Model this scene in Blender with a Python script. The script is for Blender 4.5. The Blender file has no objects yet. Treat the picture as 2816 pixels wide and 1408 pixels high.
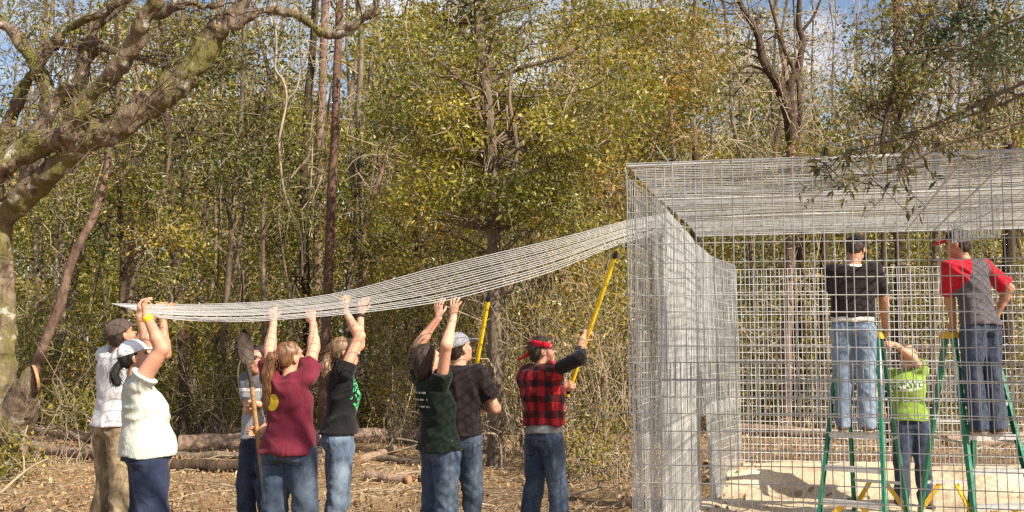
import bpy, math, random
import numpy as np
from mathutils import Vector, Matrix

R = math.radians
rng = np.random.default_rng(7)
random.seed(7)
SC = bpy.context.scene
COL = SC.collection

# ------------------------------------------------------------------ camera
IW, IH, FPX = 2816.0, 1408.0, 2750.0
CAMZ, HOR = 1.6, 965.0
PITCH = math.atan((HOR - IH / 2) / FPX)
cam_d = bpy.data.cameras.new('camera')
cam = bpy.data.objects.new('camera', cam_d)
COL.objects.link(cam)
cam.location = (0, 0, CAMZ)
cam.rotation_euler = (math.pi / 2 + PITCH, 0, 0)
cam_d.sensor_width = 36.0
cam_d.lens = 36.0 * FPX / IW
cam_d.clip_start = 0.05
cam_d.clip_end = 2000
SC.camera = cam

# ------------------------------------------------------------------ sky, sun, exposure
SUN = Vector((0.60, -0.50, 0.62)).normalized()          # towards the sun: behind the camera, to the right
world = bpy.data.worlds.new('World')
SC.world = world
world.use_nodes = True
wn, wl = world.node_tree.nodes, world.node_tree.links
wn.clear()
w_out = wn.new('ShaderNodeOutputWorld')
w_bg = wn.new('ShaderNodeBackground')
w_sky = wn.new('ShaderNodeTexSky')
w_sky.sky_type = 'NISHITA'
w_sky.sun_disc = False
w_sky.sun_elevation = math.asin(SUN.z)
w_sky.sun_rotation = math.atan2(SUN.x, SUN.y)
w_sky.air_density = 1.0
w_sky.dust_density = 1.2
w_bg.inputs['Strength'].default_value = 0.082
w_tc = wn.new('ShaderNodeTexCoord')
w_mp = wn.new('ShaderNodeMapping')
w_mp.inputs['Scale'].default_value = (1.6, 1.6, 3.2)
w_nz = wn.new('ShaderNodeTexNoise')
w_nz.inputs['Scale'].default_value = 2.6
w_nz.inputs['Detail'].default_value = 7
w_nz.inputs['Roughness'].default_value = 0.55
w_rp = wn.new('ShaderNodeValToRGB')
w_rp.color_ramp.elements[0].position = 0.44
w_rp.color_ramp.elements[1].position = 0.66
w_mix = wn.new('ShaderNodeMixRGB')
w_mix.inputs['Color2'].default_value = (7.0, 7.0, 7.2, 1)  # cloud white on the sky's own scale
wl.new(w_tc.outputs['Generated'], w_mp.inputs['Vector'])
wl.new(w_mp.outputs['Vector'], w_nz.inputs['Vector'])
wl.new(w_nz.outputs['Fac'], w_rp.inputs['Fac'])
wl.new(w_rp.outputs['Color'], w_mix.inputs['Fac'])
wl.new(w_sky.outputs['Color'], w_mix.inputs['Color1'])
wl.new(w_mix.outputs['Color'], w_bg.inputs['Color'])
wl.new(w_bg.outputs['Background'], w_out.inputs['Surface'])

sun_d = bpy.data.lights.new('sun', 'SUN')
sun_d.energy = 5.0
sun_d.angle = R(0.53)
sun_d.color = (1.0, 0.91, 0.75)
sun_o = bpy.data.objects.new('sun', sun_d)
COL.objects.link(sun_o)
sun_o.location = SUN * 60
sun_o.rotation_euler = (-SUN).to_track_quat('-Z', 'Y').to_euler()

SC.view_settings.view_transform = 'Standard'
SC.view_settings.look = 'None'
SC.view_settings.exposure = 1.0
SC.view_settings.gamma = 1.0
SC.view_settings.use_curve_mapping = False
SC.render.engine = 'CYCLES'
SC.cycles.use_denoising = False
SC.cycles.max_bounces = 4
SC.cycles.diffuse_bounces = 2
SC.cycles.glossy_bounces = 2
SC.cycles.transmission_bounces = 2
SC.cycles.sample_clamp_indirect = 6.0
SC.render.filter_size = 1.5

# ------------------------------------------------------------------ helpers
CP, SP = math.cos(PITCH), math.sin(PITCH)
def P(px, py, d):
    """the point seen in the photograph at (px, py) whose distance along the ground is d metres"""
    rx, ry = (px - IW / 2) / FPX, (IH / 2 - py) / FPX
    Y, Z = CP - SP * ry, SP + CP * ry
    t = d / Y
    return np.array((rx * t, d, CAMZ + Z * t))

def tag(o, label=None, cat=None, group=None, kind=None):
    if label: o['label'] = label
    if cat: o['category'] = cat
    if group: o['group'] = group
    if kind: o['kind'] = kind
    return o

def empty(name, loc=(0, 0, 0), rz=0.0):
    o = bpy.data.objects.new(name, None)
    COL.objects.link(o)
    o.location = loc
    o.rotation_euler = (0, 0, rz)
    o.empty_display_size = 0.1
    return o

def mesh_np(name, V, Q=None, T=None, smooth=True, mats=(), rnd=None, mat_idx=None):
    V = np.asarray(V, np.float32)
    me = bpy.data.meshes.new(name)
    nq = 0 if Q is None else len(Q)
    nt = 0 if T is None else len(T)
    me.vertices.add(len(V))
    me.vertices.foreach_set('co', V.ravel())
    loops = []
    if nq: loops.append(np.asarray(Q, np.int32).ravel())
    if nt: loops.append(np.asarray(T, np.int32).ravel())
    L = np.concatenate(loops)
    me.loops.add(len(L))
    me.loops.foreach_set('vertex_index', L)
    me.polygons.add(nq + nt)
    st = np.concatenate([np.arange(nq, dtype=np.int32) * 4, nq * 4 + np.arange(nt, dtype=np.int32) * 3])
    me.polygons.foreach_set('loop_start', st.astype(np.int32))
    me.polygons.foreach_set('use_smooth', np.full(nq + nt, smooth, dtype=bool))
    for m in mats: me.materials.append(m)
    if mat_idx is not None: me.polygons.foreach_set('material_index', np.asarray(mat_idx, np.int32))
    me.update(calc_edges=True)
    if rnd is not None:
        a = me.attributes.new('rnd', 'FLOAT', 'FACE')
        a.data.foreach_set('value', np.asarray(rnd, np.float32))
    return me

def link(name, me, parent=None, loc=None):
    o = bpy.data.objects.new(name, me)
    COL.objects.link(o)
    if parent is not None: o.parent = parent
    if loc is not None: o.location = loc
    return o

class Geo:
    """collects quads / tris from numpy pieces and makes one mesh"""
    def __init__(s): s.V, s.Q, s.T, s.n, s.rq, s.mi = [], [], [], 0, [], []
    def add(s, V, Q=None, T=None, rnd=None, mi=0):
        V = np.asarray(V, np.float32).reshape(-1, 3)
        if Q is not None and len(Q):
            s.Q.append(np.asarray(Q, np.int64) + s.n)
            s.rq.append(np.full(len(Q), 0.5) if rnd is None else np.asarray(rnd))
            s.mi.append(np.full(len(Q), mi))
        if T is not None and len(T): s.T.append(np.asarray(T, np.int64) + s.n)
        s.V.append(V); s.n += len(V)
        return s
    def obj(s, name, mats, parent=None, smooth=True, origin=None):
        V = np.concatenate(s.V)
        if origin is not None: V = V - np.asarray(origin, np.float32)
        Q = np.concatenate(s.Q) if s.Q else None
        T = np.concatenate(s.T) if s.T else None
        mats = mats if isinstance(mats, (list, tuple)) else [mats]
        rq = np.concatenate(s.rq) if s.rq else np.zeros(0)
        mi = np.concatenate(s.mi) if s.mi else np.zeros(0)
        if T is not None:
            rq = np.concatenate([rq, np.full(len(T), .5)]); mi = np.concatenate([mi, np.zeros(len(T))])
        me = mesh_np(name, V, Q, T, smooth, mats, rnd=rq, mat_idx=mi if len(mats) > 1 else None)
        o = link(name, me, parent, loc=None if origin is None else origin)
        return o

def tubes(PT, RD, sides=4, caps=False):
    """PT (N,K,3) centre lines, RD (N,K) radii -> verts, quads"""
    PT = np.asarray(PT, float); RD = np.asarray(RD, float)
    N, K, _ = PT.shape
    tg = np.gradient(PT, axis=1)
    tg /= np.linalg.norm(tg, axis=2, keepdims=True) + 1e-9
    mean = tg.mean(axis=1, keepdims=True)
    ref = np.where(np.abs(mean[..., 2:3]) > 0.8, np.array([1.0, 0.13, 0]), np.array([0, 0.05, 1.0]))
    u = np.cross(tg, np.broadcast_to(ref, tg.shape)); u /= np.linalg.norm(u, axis=2, keepdims=True) + 1e-9
    v = np.cross(tg, u)
    a = np.arange(sides) * 2 * np.pi / sides
    ring = (u[:, :, None, :] * np.cos(a)[None, None, :, None] + v[:, :, None, :] * np.sin(a)[None, None, :, None])
    V = PT[:, :, None, :] + ring * RD[:, :, None, None]
    i = np.arange(N)[:, None, None] * K * sides
    k = np.arange(K - 1)[None, :, None] * sides
    s0 = np.arange(sides)[None, None, :]
    s1 = (s0 + 1) % sides
    Q = np.stack([i + k + s0, i + k + s1, i + k + sides + s1, i + k + sides + s0], -1).reshape(-1, 4)
    if caps and sides == 4:
        b = np.arange(N)[:, None] * K * sides
        c0 = b + np.array([3, 2, 1, 0]); c1 = b + (K - 1) * sides + np.array([0, 1, 2, 3])
        Q = np.concatenate([Q, c0, c1])
    return V.reshape(-1, 3), Q

def catmull(pts, n):
    p = np.asarray(pts, float)
    if len(p) < 3:
        t = np.linspace(0, 1, n)[:, None]
        return p[0] * (1 - t) + p[-1] * t
    p = np.vstack([2 * p[0] - p[1], p, 2 * p[-1] - p[-2]])
    m = len(p) - 3
    t = np.linspace(0, m - 1e-6, n)
    i = t.astype(int); f = (t - i)[:, None]
    a, b, c, d = p[i], p[i + 1], p[i + 2], p[i + 3]
    return 0.5 * (2 * b + (c - a) * f + (2 * a - 5 * b + 4 * c - d) * f ** 2 + (3 * b - a - 3 * c + d) * f ** 3)

def interp_r(r, n):
    r = np.asarray(r, float)
    return np.interp(np.linspace(0, 1, n), np.linspace(0, 1, len(r)), r)

_NT = np.random.default_rng(3).random((32, 32, 32)).astype(np.float32)
def vnoise(x, y, z):
    xi, yi, zi = np.floor(x), np.floor(y), np.floor(z)
    fx, fy, fz = x - xi, y - yi, z - zi
    fx, fy, fz = fx * fx * (3 - 2 * fx), fy * fy * (3 - 2 * fy), fz * fz * (3 - 2 * fz)
    xi, yi, zi = xi.astype(np.int32), yi.astype(np.int32), zi.astype(np.int32)
    def g(a, b, c): return _NT[(xi + a) & 31, (yi + b) & 31, (zi + c) & 31]
    x00 = g(0,0,0) * (1 - fx) + g(1,0,0) * fx
    x10 = g(0,1,0) * (1 - fx) + g(1,1,0) * fx
    x01 = g(0,0,1) * (1 - fx) + g(1,0,1) * fx
    x11 = g(0,1,1) * (1 - fx) + g(1,1,1) * fx
    return (x00 * (1 - fy) + x10 * fy) * (1 - fz) + (x01 * (1 - fy) + x11 * fy) * fz

def box_pts(c, sx, sy, sz, M=None):
    v = np.array([(x, y, z) for z in (-1, 1) for y in (-1, 1) for x in (-1, 1)], float) * np.array([sx, sy, sz]) / 2
    if M is not None: v = v @ np.asarray(M).T
    q = [(0,2,3,1), (4,5,7,6), (0,1,5,4), (2,6,7,3), (0,4,6,2), (1,3,7,5)]
    return v + np.asarray(c, float), q

def beam(a, b, w, t, side):
    """rectangular bar from a to b; w measured along `side`, t across it"""
    a, b, side = np.asarray(a, float), np.asarray(b, float), np.asarray(side, float)
    d = b - a; L = np.linalg.norm(d); d /= L
    s = side - d * side.dot(d); s /= np.linalg.norm(s)
    n = np.cross(d, s)
    return box_pts((a + b) / 2, w, t, L, np.stack([s, n, d], 1))

# ---- implicit surfaces polygonised on a grid (people, the big oak)
class Field:
    def __init__(s, lo, hi, h):
        s.lo = np.asarray(lo, float); s.h = h
        s.n = np.ceil((np.asarray(hi, float) - s.lo) / h).astype(int) + 1
        s.ax = [(s.lo[i] + np.arange(s.n[i]) * h).astype(np.float32) for i in range(3)]
        s.F = np.full(tuple(s.n), 0.5, np.float32)
    def sub(s, lo, hi):
        a = np.clip(np.floor((np.asarray(lo) - s.lo) / s.h).astype(int), 0, s.n)
        b = np.clip(np.ceil((np.asarray(hi) - s.lo) / s.h).astype(int) + 1, 0, s.n)
        return tuple(slice(a[i], b[i]) for i in range(3))
    def pts(s, sl):
        return (s.ax[0][sl[0]][:, None, None], s.ax[1][sl[1]][None, :, None], s.ax[2][sl[2]][None, None, :])
    def put(s, lo, hi, fn, k=0.02, op='u'):
        m = k + 3 * s.h
        sl = s.sub(np.asarray(lo) - m, np.asarray(hi) + m)
        if any(q.stop <= q.start for q in sl): return
        d = fn(*s.pts(sl)).astype(np.float32)
        A = s.F[sl]
        if op == 'u':
            if k > 0:
                hh = np.clip(0.5 + 0.5 * (A - d) / k, 0, 1)
                s.F[sl] = A * (1 - hh) + d * hh - k * hh * (1 - hh)
            else: s.F[sl] = np.minimum(A, d)
        else:                                   # subtract
            if k > 0:
                e = -d
                hh = np.clip(0.5 - 0.5 * (A - e) / k, 0, 1)
                s.F[sl] = A * (1 - hh) + e * hh + k * hh * (1 - hh)
            else: s.F[sl] = np.maximum(A, -d)
    def rc(s, a, b, ra, rb, k=0.02, cut=None, op='u'):
        a, b = np.asarray(a, float), np.asarray(b, float)
        ab = b - a; L2 = ab.dot(ab) + 1e-12
        def fn(X, Y, Z):
            t = np.clip(((X - a[0]) * ab[0] + (Y - a[1]) * ab[1] + (Z - a[2]) * ab[2]) / L2, 0, 1)
            d = np.sqrt((X - a[0] - t * ab[0]) ** 2 + (Y - a[1] - t * ab[1]) ** 2 + (Z - a[2] - t * ab[2]) ** 2) - (ra + (rb - ra) * t)
            if cut is not None:
                u = ab / math.sqrt(L2)
                d = np.maximum(d, (X - b[0]) * u[0] + (Y - b[1]) * u[1] + (Z - b[2]) * u[2] - cut)
            return d
        r = max(ra, rb)
        s.put(np.minimum(a, b) - r, np.maximum(a, b) + r, fn, k, op)
    def chain(s, pts, rr, k=0.02, op='u'):
        for i in range(len(pts) - 1): s.rc(pts[i], pts[i + 1], rr[i], rr[i + 1], k, op=op)
    def ell(s, c, r, M=None, k=0.02, op='u', extra=None):
        c, r = np.asarray(c, float), np.asarray(r, float)
        Mx = np.eye(3) if M is None else np.asarray(M, float)
        def fn(X, Y, Z):
            X, Y, Z = X - c[0], Y - c[1], Z - c[2]
            p = [Mx[0, i] * X + Mx[1, i] * Y + Mx[2, i] * Z for i in range(3)]
            k0 = np.sqrt((p[0] / r[0]) ** 2 + (p[1] / r[1]) ** 2 + (p[2] / r[2]) ** 2)
            k1 = np.sqrt((p[0] / r[0] ** 2) ** 2 + (p[1] / r[1] ** 2) ** 2 + (p[2] / r[2] ** 2) ** 2) + 1e-6
            d = k0 * (k0 - 1) / k1
            if extra is not None:
                for nrm, off in extra:          # keep the side where n.p < off, in the local frame
                    d = np.maximum(d, nrm[0] * p[0] + nrm[1] * p[1] + nrm[2] * p[2] - off)
            return d
        m = r.max()
        s.put(c - m, c + m, fn, k, op)
    def stack(s, prof, k=0.02, grow=0.0, zlo=None, zhi=None, pw=2.3):
        """torso: prof rows (z, half width, half depth, cx, cy)"""
        pr = np.asarray(prof, float)
        z0 = pr[0, 0] if zlo is None else zlo
        z1 = pr[-1, 0] if zhi is None else zhi
        def fn(X, Y, Z):
            zz = np.clip(Z, pr[0, 0], pr[-1, 0])
            a = np.interp(zz, pr[:, 0], pr[:, 1]) + grow; b = np.interp(zz, pr[:, 0], pr[:, 2]) + grow
            cx = np.interp(zz, pr[:, 0], pr[:, 3]); cy = np.interp(zz, pr[:, 0], pr[:, 4])
            q = (np.abs((X - cx) / a) ** pw + np.abs((Y - cy) / b) ** pw) ** (1 / pw)
            d = (q - 1) * np.minimum(a, b)
            return np.maximum(np.maximum(d, z0 - Z), Z - z1)
        m = max(pr[:, 1].max(), pr[:, 2].max()) + abs(grow) + np.abs(pr[:, 3:]).max()
        s.put((-m, -m, z0), (m, m, z1), fn, k)
    def warp(s, fn):
        """add fn(X,Y,Z) to the field near the surface"""
        X, Y, Z = np.meshgrid(*s.ax, indexing='ij')
        near = np.abs(s.F) < 0.05
        s.F[near] += fn(X[near], Y[near], Z[near]).astype(np.float32)
    def clip(s, nrm, off):
        """keep n.p < off"""
        X, Y, Z = s.ax[0][:, None, None], s.ax[1][None, :, None], s.ax[2][None, None, :]
        s.F = np.maximum(s.F, (nrm[0] * X + nrm[1] * Y + nrm[2] * Z - off).astype(np.float32))
    def mesh(s):
        F, S = s.F, s.F < 0
        nx, ny, nz = F.shape
        cnt = np.zeros((nx - 1, ny - 1, nz - 1), np.int8)
        for i in (0, 1):
            for j in (0, 1):
                for k in (0, 1): cnt += S[i:nx - 1 + i, j:ny - 1 + j, k:nz - 1 + k]
        act = (cnt > 0) & (cnt < 8)
        I = np.argwhere(act)
        vid = np.full(act.shape, -1, np.int64); vid[act] = np.arange(len(I))
        acc = np.zeros((len(I), 3)); num = np.zeros(len(I))
        for ax in range(3):
            o1, o2 = [a for a in range(3) if a != ax]
            for p in (0, 1):
                for q in (0, 1):
                    A = I.copy(); A[:, o1] += p; A[:, o2] += q
                    B = A.copy(); B[:, ax] += 1
                    fa, fb = F[A[:, 0], A[:, 1], A[:, 2]], F[B[:, 0], B[:, 1], B[:, 2]]
                    m = (fa < 0) != (fb < 0)
                    t = fa[m] / (fa[m] - fb[m])
                    pt = A[m].astype(float); pt[:, ax] += t
                    acc[m] += pt; num[m] += 1
        V = acc / np.maximum(num, 1)[:, None] * s.h + s.lo
        quads = []
        for ax in range(3):
            o1, o2 = [(1, 2), (2, 0), (0, 1)][ax]
            sl0 = [slice(None)] * 3; sl1 = [slice(None)] * 3
            sl0[ax] = slice(0, -1); sl1[ax] = slice(1, None)
            for o in (o1, o2): sl0[o] = slice(1, -1); sl1[o] = slice(1, -1)
            A, B = S[tuple(sl0)], S[tuple(sl1)]
            E = np.argwhere(A != B)
            if not len(E): continue
            flip = B[E[:, 0], E[:, 1], E[:, 2]]
            E = E.copy(); E[:, o1] += 1; E[:, o2] += 1
            def cell(d1, d2):
                C = E.copy(); C[:, o1] -= d1; C[:, o2] -= d2
                return vid[C[:, 0], C[:, 1], C[:, 2]]
            q = np.stack([cell(1, 1), cell(0, 1), cell(0, 0), cell(1, 0)], 1)
            q[flip] = q[flip][:, ::-1]
            quads.append(q)
        return V, np.concatenate(quads)

# ------------------------------------------------------------------ materials
def new_mat(name):
    m = bpy.data.materials.new(name)
    m.use_nodes = True
    nt = m.node_tree
    b = nt.nodes['Principled BSDF']
    return m, nt, b

def N(nt, kind, **kw):
    n = nt.nodes.new(kind)
    for k, v in kw.items():
        if k in n.inputs: n.inputs[k].default_value = v
        else: setattr(n, k, v)
    return n

def ramp(nt, fac, stops, interp='LINEAR'):
    r = nt.nodes.new('ShaderNodeValToRGB')
    el = r.color_ramp.elements
    r.color_ramp.interpolation = interp
    while len(el) < len(stops): el.new(0.5)
    for e, (p, c) in zip(el, stops):
        e.position = p; e.color = (*c, 1) if len(c) == 3 else c
    if fac is not None: nt.links.new(fac, r.inputs['Fac'])
    return r.outputs['Color']

def noise(nt, scale, detail=4, rough=0.55, vec=None, dist=0.0):
    n = N(nt, 'ShaderNodeTexNoise', Scale=scale, Detail=detail, Roughness=rough, Distortion=dist)
    if vec is not None: nt.links.new(vec, n.inputs['Vector'])
    return n.outputs['Fac']

def coords(nt, which='Object', scale=None, rot=None):
    t = nt.nodes.new('ShaderNodeTexCoord')
    o = t.outputs[which]
    if scale is not None or rot is not None:
        m = nt.nodes.new('ShaderNodeMapping')
        if scale is not None: m.inputs['Scale'].default_value = scale
        if rot is not None: m.inputs['Rotation'].default_value = rot
        nt.links.new(o, m.inputs['Vector']); o = m.outputs['Vector']
    return o

def mix(nt, fac, a, b, mode='MIX'):
    m = nt.nodes.new('ShaderNodeMixRGB'); m.blend_type = mode
    for sock, v in ((m.inputs['Fac'], fac), (m.inputs['Color1'], a), (m.inputs['Color2'], b)):
        if hasattr(v, 'links') or isinstance(v, bpy.types.NodeSocket): nt.links.new(v, sock)
        elif isinstance(v, (int, float)): sock.default_value = v
        else: sock.default_value = (*v, 1) if len(v) == 3 else v
    return m.outputs['Color']

def math_n(nt, op, a, b=None, c=None):
    m = nt.nodes.new('ShaderNodeMath'); m.operation = op
    for i, v in enumerate((a, b, c)):
        if v is None: continue
        if isinstance(v, (int, float)): m.inputs[i].default_value = v
        else: nt.links.new(v, m.inputs[i])
    return m.outputs[0]

def bump(nt, bsdf, height, strength=0.3, dist=0.01):
    b = N(nt, 'ShaderNodeBump', Strength=strength, Distance=dist)
    nt.links.new(height, b.inputs['Height'])
    nt.links.new(b.outputs['Normal'], bsdf.inputs['Normal'])

def bark(name, dark, light, scale=6.0, stretch=0.25, moss=None, lichen=None, bstr=0.9):
    m, nt, b = new_mat(name)
    v = coords(nt, 'Object', (1, 1, stretch))
    n1 = noise(nt, scale, 8, 0.65, v)
    n2 = noise(nt, scale * 5, 5, 0.6, v)
    c = ramp(nt, n1, [(0.30, dark), (0.52, tuple(0.5 * (x + y) for x, y in zip(dark, light))), (0.72, light)])
    c = mix(nt, 0.5, c, ramp(nt, n2, [(0.3, (0.45,) * 3), (0.7, (1.15,) * 3)]), 'MULTIPLY')
    if moss:
        n3 = noise(nt, 1.6, 6, 0.6, coords(nt, 'Object'))
        f = ramp(nt, n3, [(0.45, (0, 0, 0)), (0.60, (0.8,) * 3)])
        c = mix(nt, f, c, moss)
    if lichen:
        n4 = noise(nt, 5.5, 4, 0.55, coords(nt, 'Object'), 0.4)
        f = ramp(nt, n4, [(0.60, (0, 0, 0)), (0.66, (0.7,) * 3)])
        c = mix(nt, f, c, lichen)
    nt.links.new(c, b.inputs['Base Color'])
    b.inputs['Roughness'].default_value = 0.9
    b.inputs['Specular IOR Level'].default_value = 0.2
    bump(nt, b, math_n(nt, 'ADD', n1, math_n(nt, 'MULTIPLY', n2, 0.4)), bstr, 0.05)
    return m

def leaf_mat(name, stops, trans=0.3, rough=0.40, hue_scale=0.5):
    m, nt, b = new_mat(name)
    a = nt.nodes.new('ShaderNodeAttribute'); a.attribute_name = 'rnd'
    geo = nt.nodes.new('ShaderNodeNewGeometry')
    n = noise(nt, hue_scale, 3, 0.5, geo.outputs['Position'])
    f = math_n(nt, 'ADD', math_n(nt, 'MULTIPLY', a.outputs['Fac'], 0.75), math_n(nt, 'MULTIPLY', math_n(nt, 'SUBTRACT', n, 0.4), 0.9))
    c = ramp(nt, f, stops)
    nt.links.new(c, b.inputs['Base Color'])
    b.inputs['Roughness'].default_value = rough
    b.inputs['Specular IOR Level'].default_value = 0.5
    tr = nt.nodes.new('ShaderNodeBsdfTranslucent')
    nt.links.new(mix(nt, 1.0, c, (1.15, 1.1, 0.5), 'MULTIPLY'), tr.inputs['Color'])
    ms = nt.nodes.new('ShaderNodeMixShader'); ms.inputs['Fac'].default_value = trans
    out = nt.nodes['Material Output']
    nt.links.new(b.outputs['BSDF'], ms.inputs[1]); nt.links.new(tr.outputs['BSDF'], ms.inputs[2])
    nt.links.new(ms.outputs['Shader'], out.inputs['Surface'])
    return m

def plain(name, col, rough=0.5, metal=0.0, var=0.15, nscale=8.0, bstr=0.1, spec=0.4):
    m, nt, b = new_mat(name)
    n = noise(nt, nscale, 5, 0.6, coords(nt, 'Object'))
    c = ramp(nt, n, [(0.3, tuple(x * (1 - var) for x in col)), (0.7, tuple(min(1, x * (1 + var)) for x in col))])
    nt.links.new(c, b.inputs['Base Color'])
    b.inputs['Roughness'].default_value = rough
    b.inputs['Metallic'].default_value = metal
    b.inputs['Specular IOR Level'].default_value = spec
    if bstr: bump(nt, b, noise(nt, nscale * 6, 4, 0.6, coords(nt, 'Object')), bstr, 0.01)
    return m

M = {}
M['bark_oak'] = bark('oak bark with moss', (0.040, 0.022, 0.016), (0.33, 0.245, 0.18), 9.0, 0.4, moss=(0.145, 0.135, 0.032), lichen=(0.46, 0.44, 0.37), bstr=1.0)
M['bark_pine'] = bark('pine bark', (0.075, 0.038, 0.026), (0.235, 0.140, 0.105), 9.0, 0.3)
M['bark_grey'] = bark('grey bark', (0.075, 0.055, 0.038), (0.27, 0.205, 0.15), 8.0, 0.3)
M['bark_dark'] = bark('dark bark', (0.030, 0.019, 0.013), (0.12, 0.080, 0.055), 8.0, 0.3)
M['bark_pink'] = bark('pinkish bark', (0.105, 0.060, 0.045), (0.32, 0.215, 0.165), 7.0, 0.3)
M['twig'] = plain('pale dry twig', (0.30, 0.235, 0.16), 0.85, var=0.35, nscale=3, bstr=0)
M['twig_dark'] = plain('brown twig', (0.105, 0.072, 0.048), 0.85, var=0.3, nscale=3, bstr=0)
M['leaf_green'] = leaf_mat('dark green leaves', [(0.08, (0.036, 0.046, 0.006)), (0.40, (0.110, 0.120, 0.014)), (0.68, (0.205, 0.185, 0.024)), (0.92, (0.38, 0.27, 0.04))])
M['leaf_olive'] = leaf_mat('olive leaves', [(0.06, (0.060, 0.068, 0.008)), (0.40, (0.170, 0.166, 0.018)), (0.68, (0.285, 0.245, 0.030)), (0.93, (0.45, 0.31, 0.045))])
M['leaf_gold'] = leaf_mat('golden leaves', [(0.06, (0.075, 0.082, 0.016)), (0.36, (0.185, 0.168, 0.030)), (0.62, (0.31, 0.235, 0.042)), (0.9, (0.40, 0.21, 0.045))])
M['leaf_pine'] = leaf_mat('pine needles', [(0.1, (0.020, 0.040, 0.012)), (0.5, (0.050, 0.085, 0.024)), (0.9, (0.10, 0.125, 0.035))], 0.15)
M['leaf_brown'] = leaf_mat('dead leaves', [(0.05, (0.085, 0.045, 0.020)), (0.35, (0.21, 0.115, 0.05)), (0.65, (0.36, 0.225, 0.105)), (0.92, (0.52, 0.39, 0.215))], 0.12, 0.7)
M['leaf_near'] = leaf_mat('oak leaves overhead', [(0.08, (0.040, 0.050, 0.012)), (0.45, (0.095, 0.100, 0.026)), (0.8, (0.19, 0.15, 0.04)), (0.97, (0.26, 0.15, 0.05))], 0.3)
# ------------------------------------------------------------------ ground
def ground_z(x, y):
    x = np.asarray(x, float); y = np.asarray(y, float)
    z = 0.05 * (vnoise(x * 0.5 + 9, y * 0.5, np.zeros_like(x)) - 0.5) + 0.03 * (vnoise(x * 2.1, y * 2.1 + 4, np.zeros_like(x)) - 0.5)
    far = np.clip((y - 12) / 10, 0, 1)
    z = z + far * 0.25 * (vnoise(x * 0.3, y * 0.3, np.zeros_like(x) + 2) - 0.45)
    # the bank of dug sand inside the back of the cage
    bx = 0.4 * (vnoise(x * 1.3, y * 0.2, np.zeros_like(x) + 5) - 0.5)
    t = np.clip((y + bx - 11.0) / 0.35, 0, 1) * np.clip((x - 1.9) / 0.5, 0, 1) * np.clip((15.5 - y) / 2.0, 0, 1)
    return z + 0.24 * t * t * (3 - 2 * t)

def gz(x, y): return float(ground_z(np.array([x]), np.array([y]))[0])

def axis(*segs):
    out = []
    for a, b, st in segs: out.append(np.arange(a, b, st))
    return np.concatenate(out + [np.array([segs[-1][1]])])
gx = axis((-300, -40, 26), (-40, -14, 2), (-14, 14, 0.14), (14, 40, 2), (40, 300, 26))
gy = axis((-300, -40, 26), (-40, 2, 3), (2, 24, 0.14), (24, 60, 1.5), (60, 300, 24))
X, Y = np.meshgrid(gx, gy, indexing='ij')
Z = ground_z(X, Y)
nx, ny = X.shape
idx = np.arange(nx * ny).reshape(nx, ny)
Q = np.stack([idx[:-1, :-1], idx[1:, :-1], idx[1:, 1:], idx[:-1, 1:]], -1).reshape(-1, 4)
m, nt, b = new_mat('leaf litter ground')
v = coords(nt, 'Object')
n1 = noise(nt, 0.9, 6, 0.6, v); n2 = noise(nt, 14, 8, 0.7, v); n3 = noise(nt, 60, 4, 0.6, v)
c = ramp(nt, n2, [(0.30, (0.095, 0.052, 0.026)), (0.48, (0.235, 0.145, 0.075)), (0.62, (0.38, 0.26, 0.14)), (0.75, (0.50, 0.38, 0.22))])
c = mix(nt, ramp(nt, n1, [(0.45, (0, 0, 0)), (0.66, (0.7,) * 3)]), c, (0.42, 0.295, 0.17))
c = mix(nt, 0.5, c, ramp(nt, n3, [(0.3, (0.5,) * 3), (0.7, (1.2,) * 3)]), 'MULTIPLY')
nt.links.new(c, b.inputs['Base Color'])
b.inputs['Roughness'].default_value = 0.95
b.inputs['Specular IOR Level'].default_value = 0.1
bump(nt, b, math_n(nt, 'ADD', n2, n3), 0.8, 0.03)
g = link('ground', mesh_np('ground', np.stack([X, Y, Z], -1).reshape(-1, 3), Q, mats=[m]))
tag(g, 'forest floor covered in brown leaf litter and wood chips', 'ground', kind='structure')

# sand inside and around the cage: a sheet just above the forest floor
sx = np.arange(0.2, 9.0, 0.07); sy = np.arange(3.0, 12.9, 0.07)
X, Y = np.meshgrid(sx, sy, indexing='ij')
lim = 0.5 + (Y - 7.0) * 0.33 + 0.5 * (vnoise(Y * 1.1, Y * 0.3, np.zeros_like(Y)) - 0.5) + 0.35 * (vnoise(Y * 5, X * 5, np.zeros_like(Y)) - 0.5)
inside = (X > lim) & (Y < 12.45 - 0.20 * (X - 2.5) + 0.5 * (vnoise(X * 2, Y * 0, np.zeros_like(X)) - 0.5))
Z = ground_z(X, Y) + 0.012 + 0.05 * (vnoise(X * 3, Y * 3, np.zeros_like(X)) - 0.35) + 0.02 * vnoise(X * 11, Y * 11, np.zeros_like(X))
nx, ny = X.shape
idx = np.arange(nx * ny).reshape(nx, ny)
ok = inside[:-1, :-1] & inside[1:, :-1] & inside[1:, 1:] & inside[:-1, 1:]
Q = np.stack([idx[:-1, :-1], idx[1:, :-1], idx[1:, 1:], idx[:-1, 1:]], -1)[ok]
m, nt, b = new_mat('pale dug sand')
v = coords(nt, 'Object')
n1 = noise(nt, 2.2, 6, 0.6, v); n2 = noise(nt, 30, 6, 0.65, v)
c = ramp(nt, n1, [(0.35, (0.42, 0.31, 0.20)), (0.55, (0.58, 0.465, 0.325)), (0.75, (0.66, 0.555, 0.41))])
c = mix(nt, 0.6, c, ramp(nt, n2, [(0.3, (0.62,) * 3), (0.65, (1.12,) * 3)]), 'MULTIPLY')
nt.links.new(c, b.inputs['Base Color'])
b.inputs['Roughness'].default_value = 0.95
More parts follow.
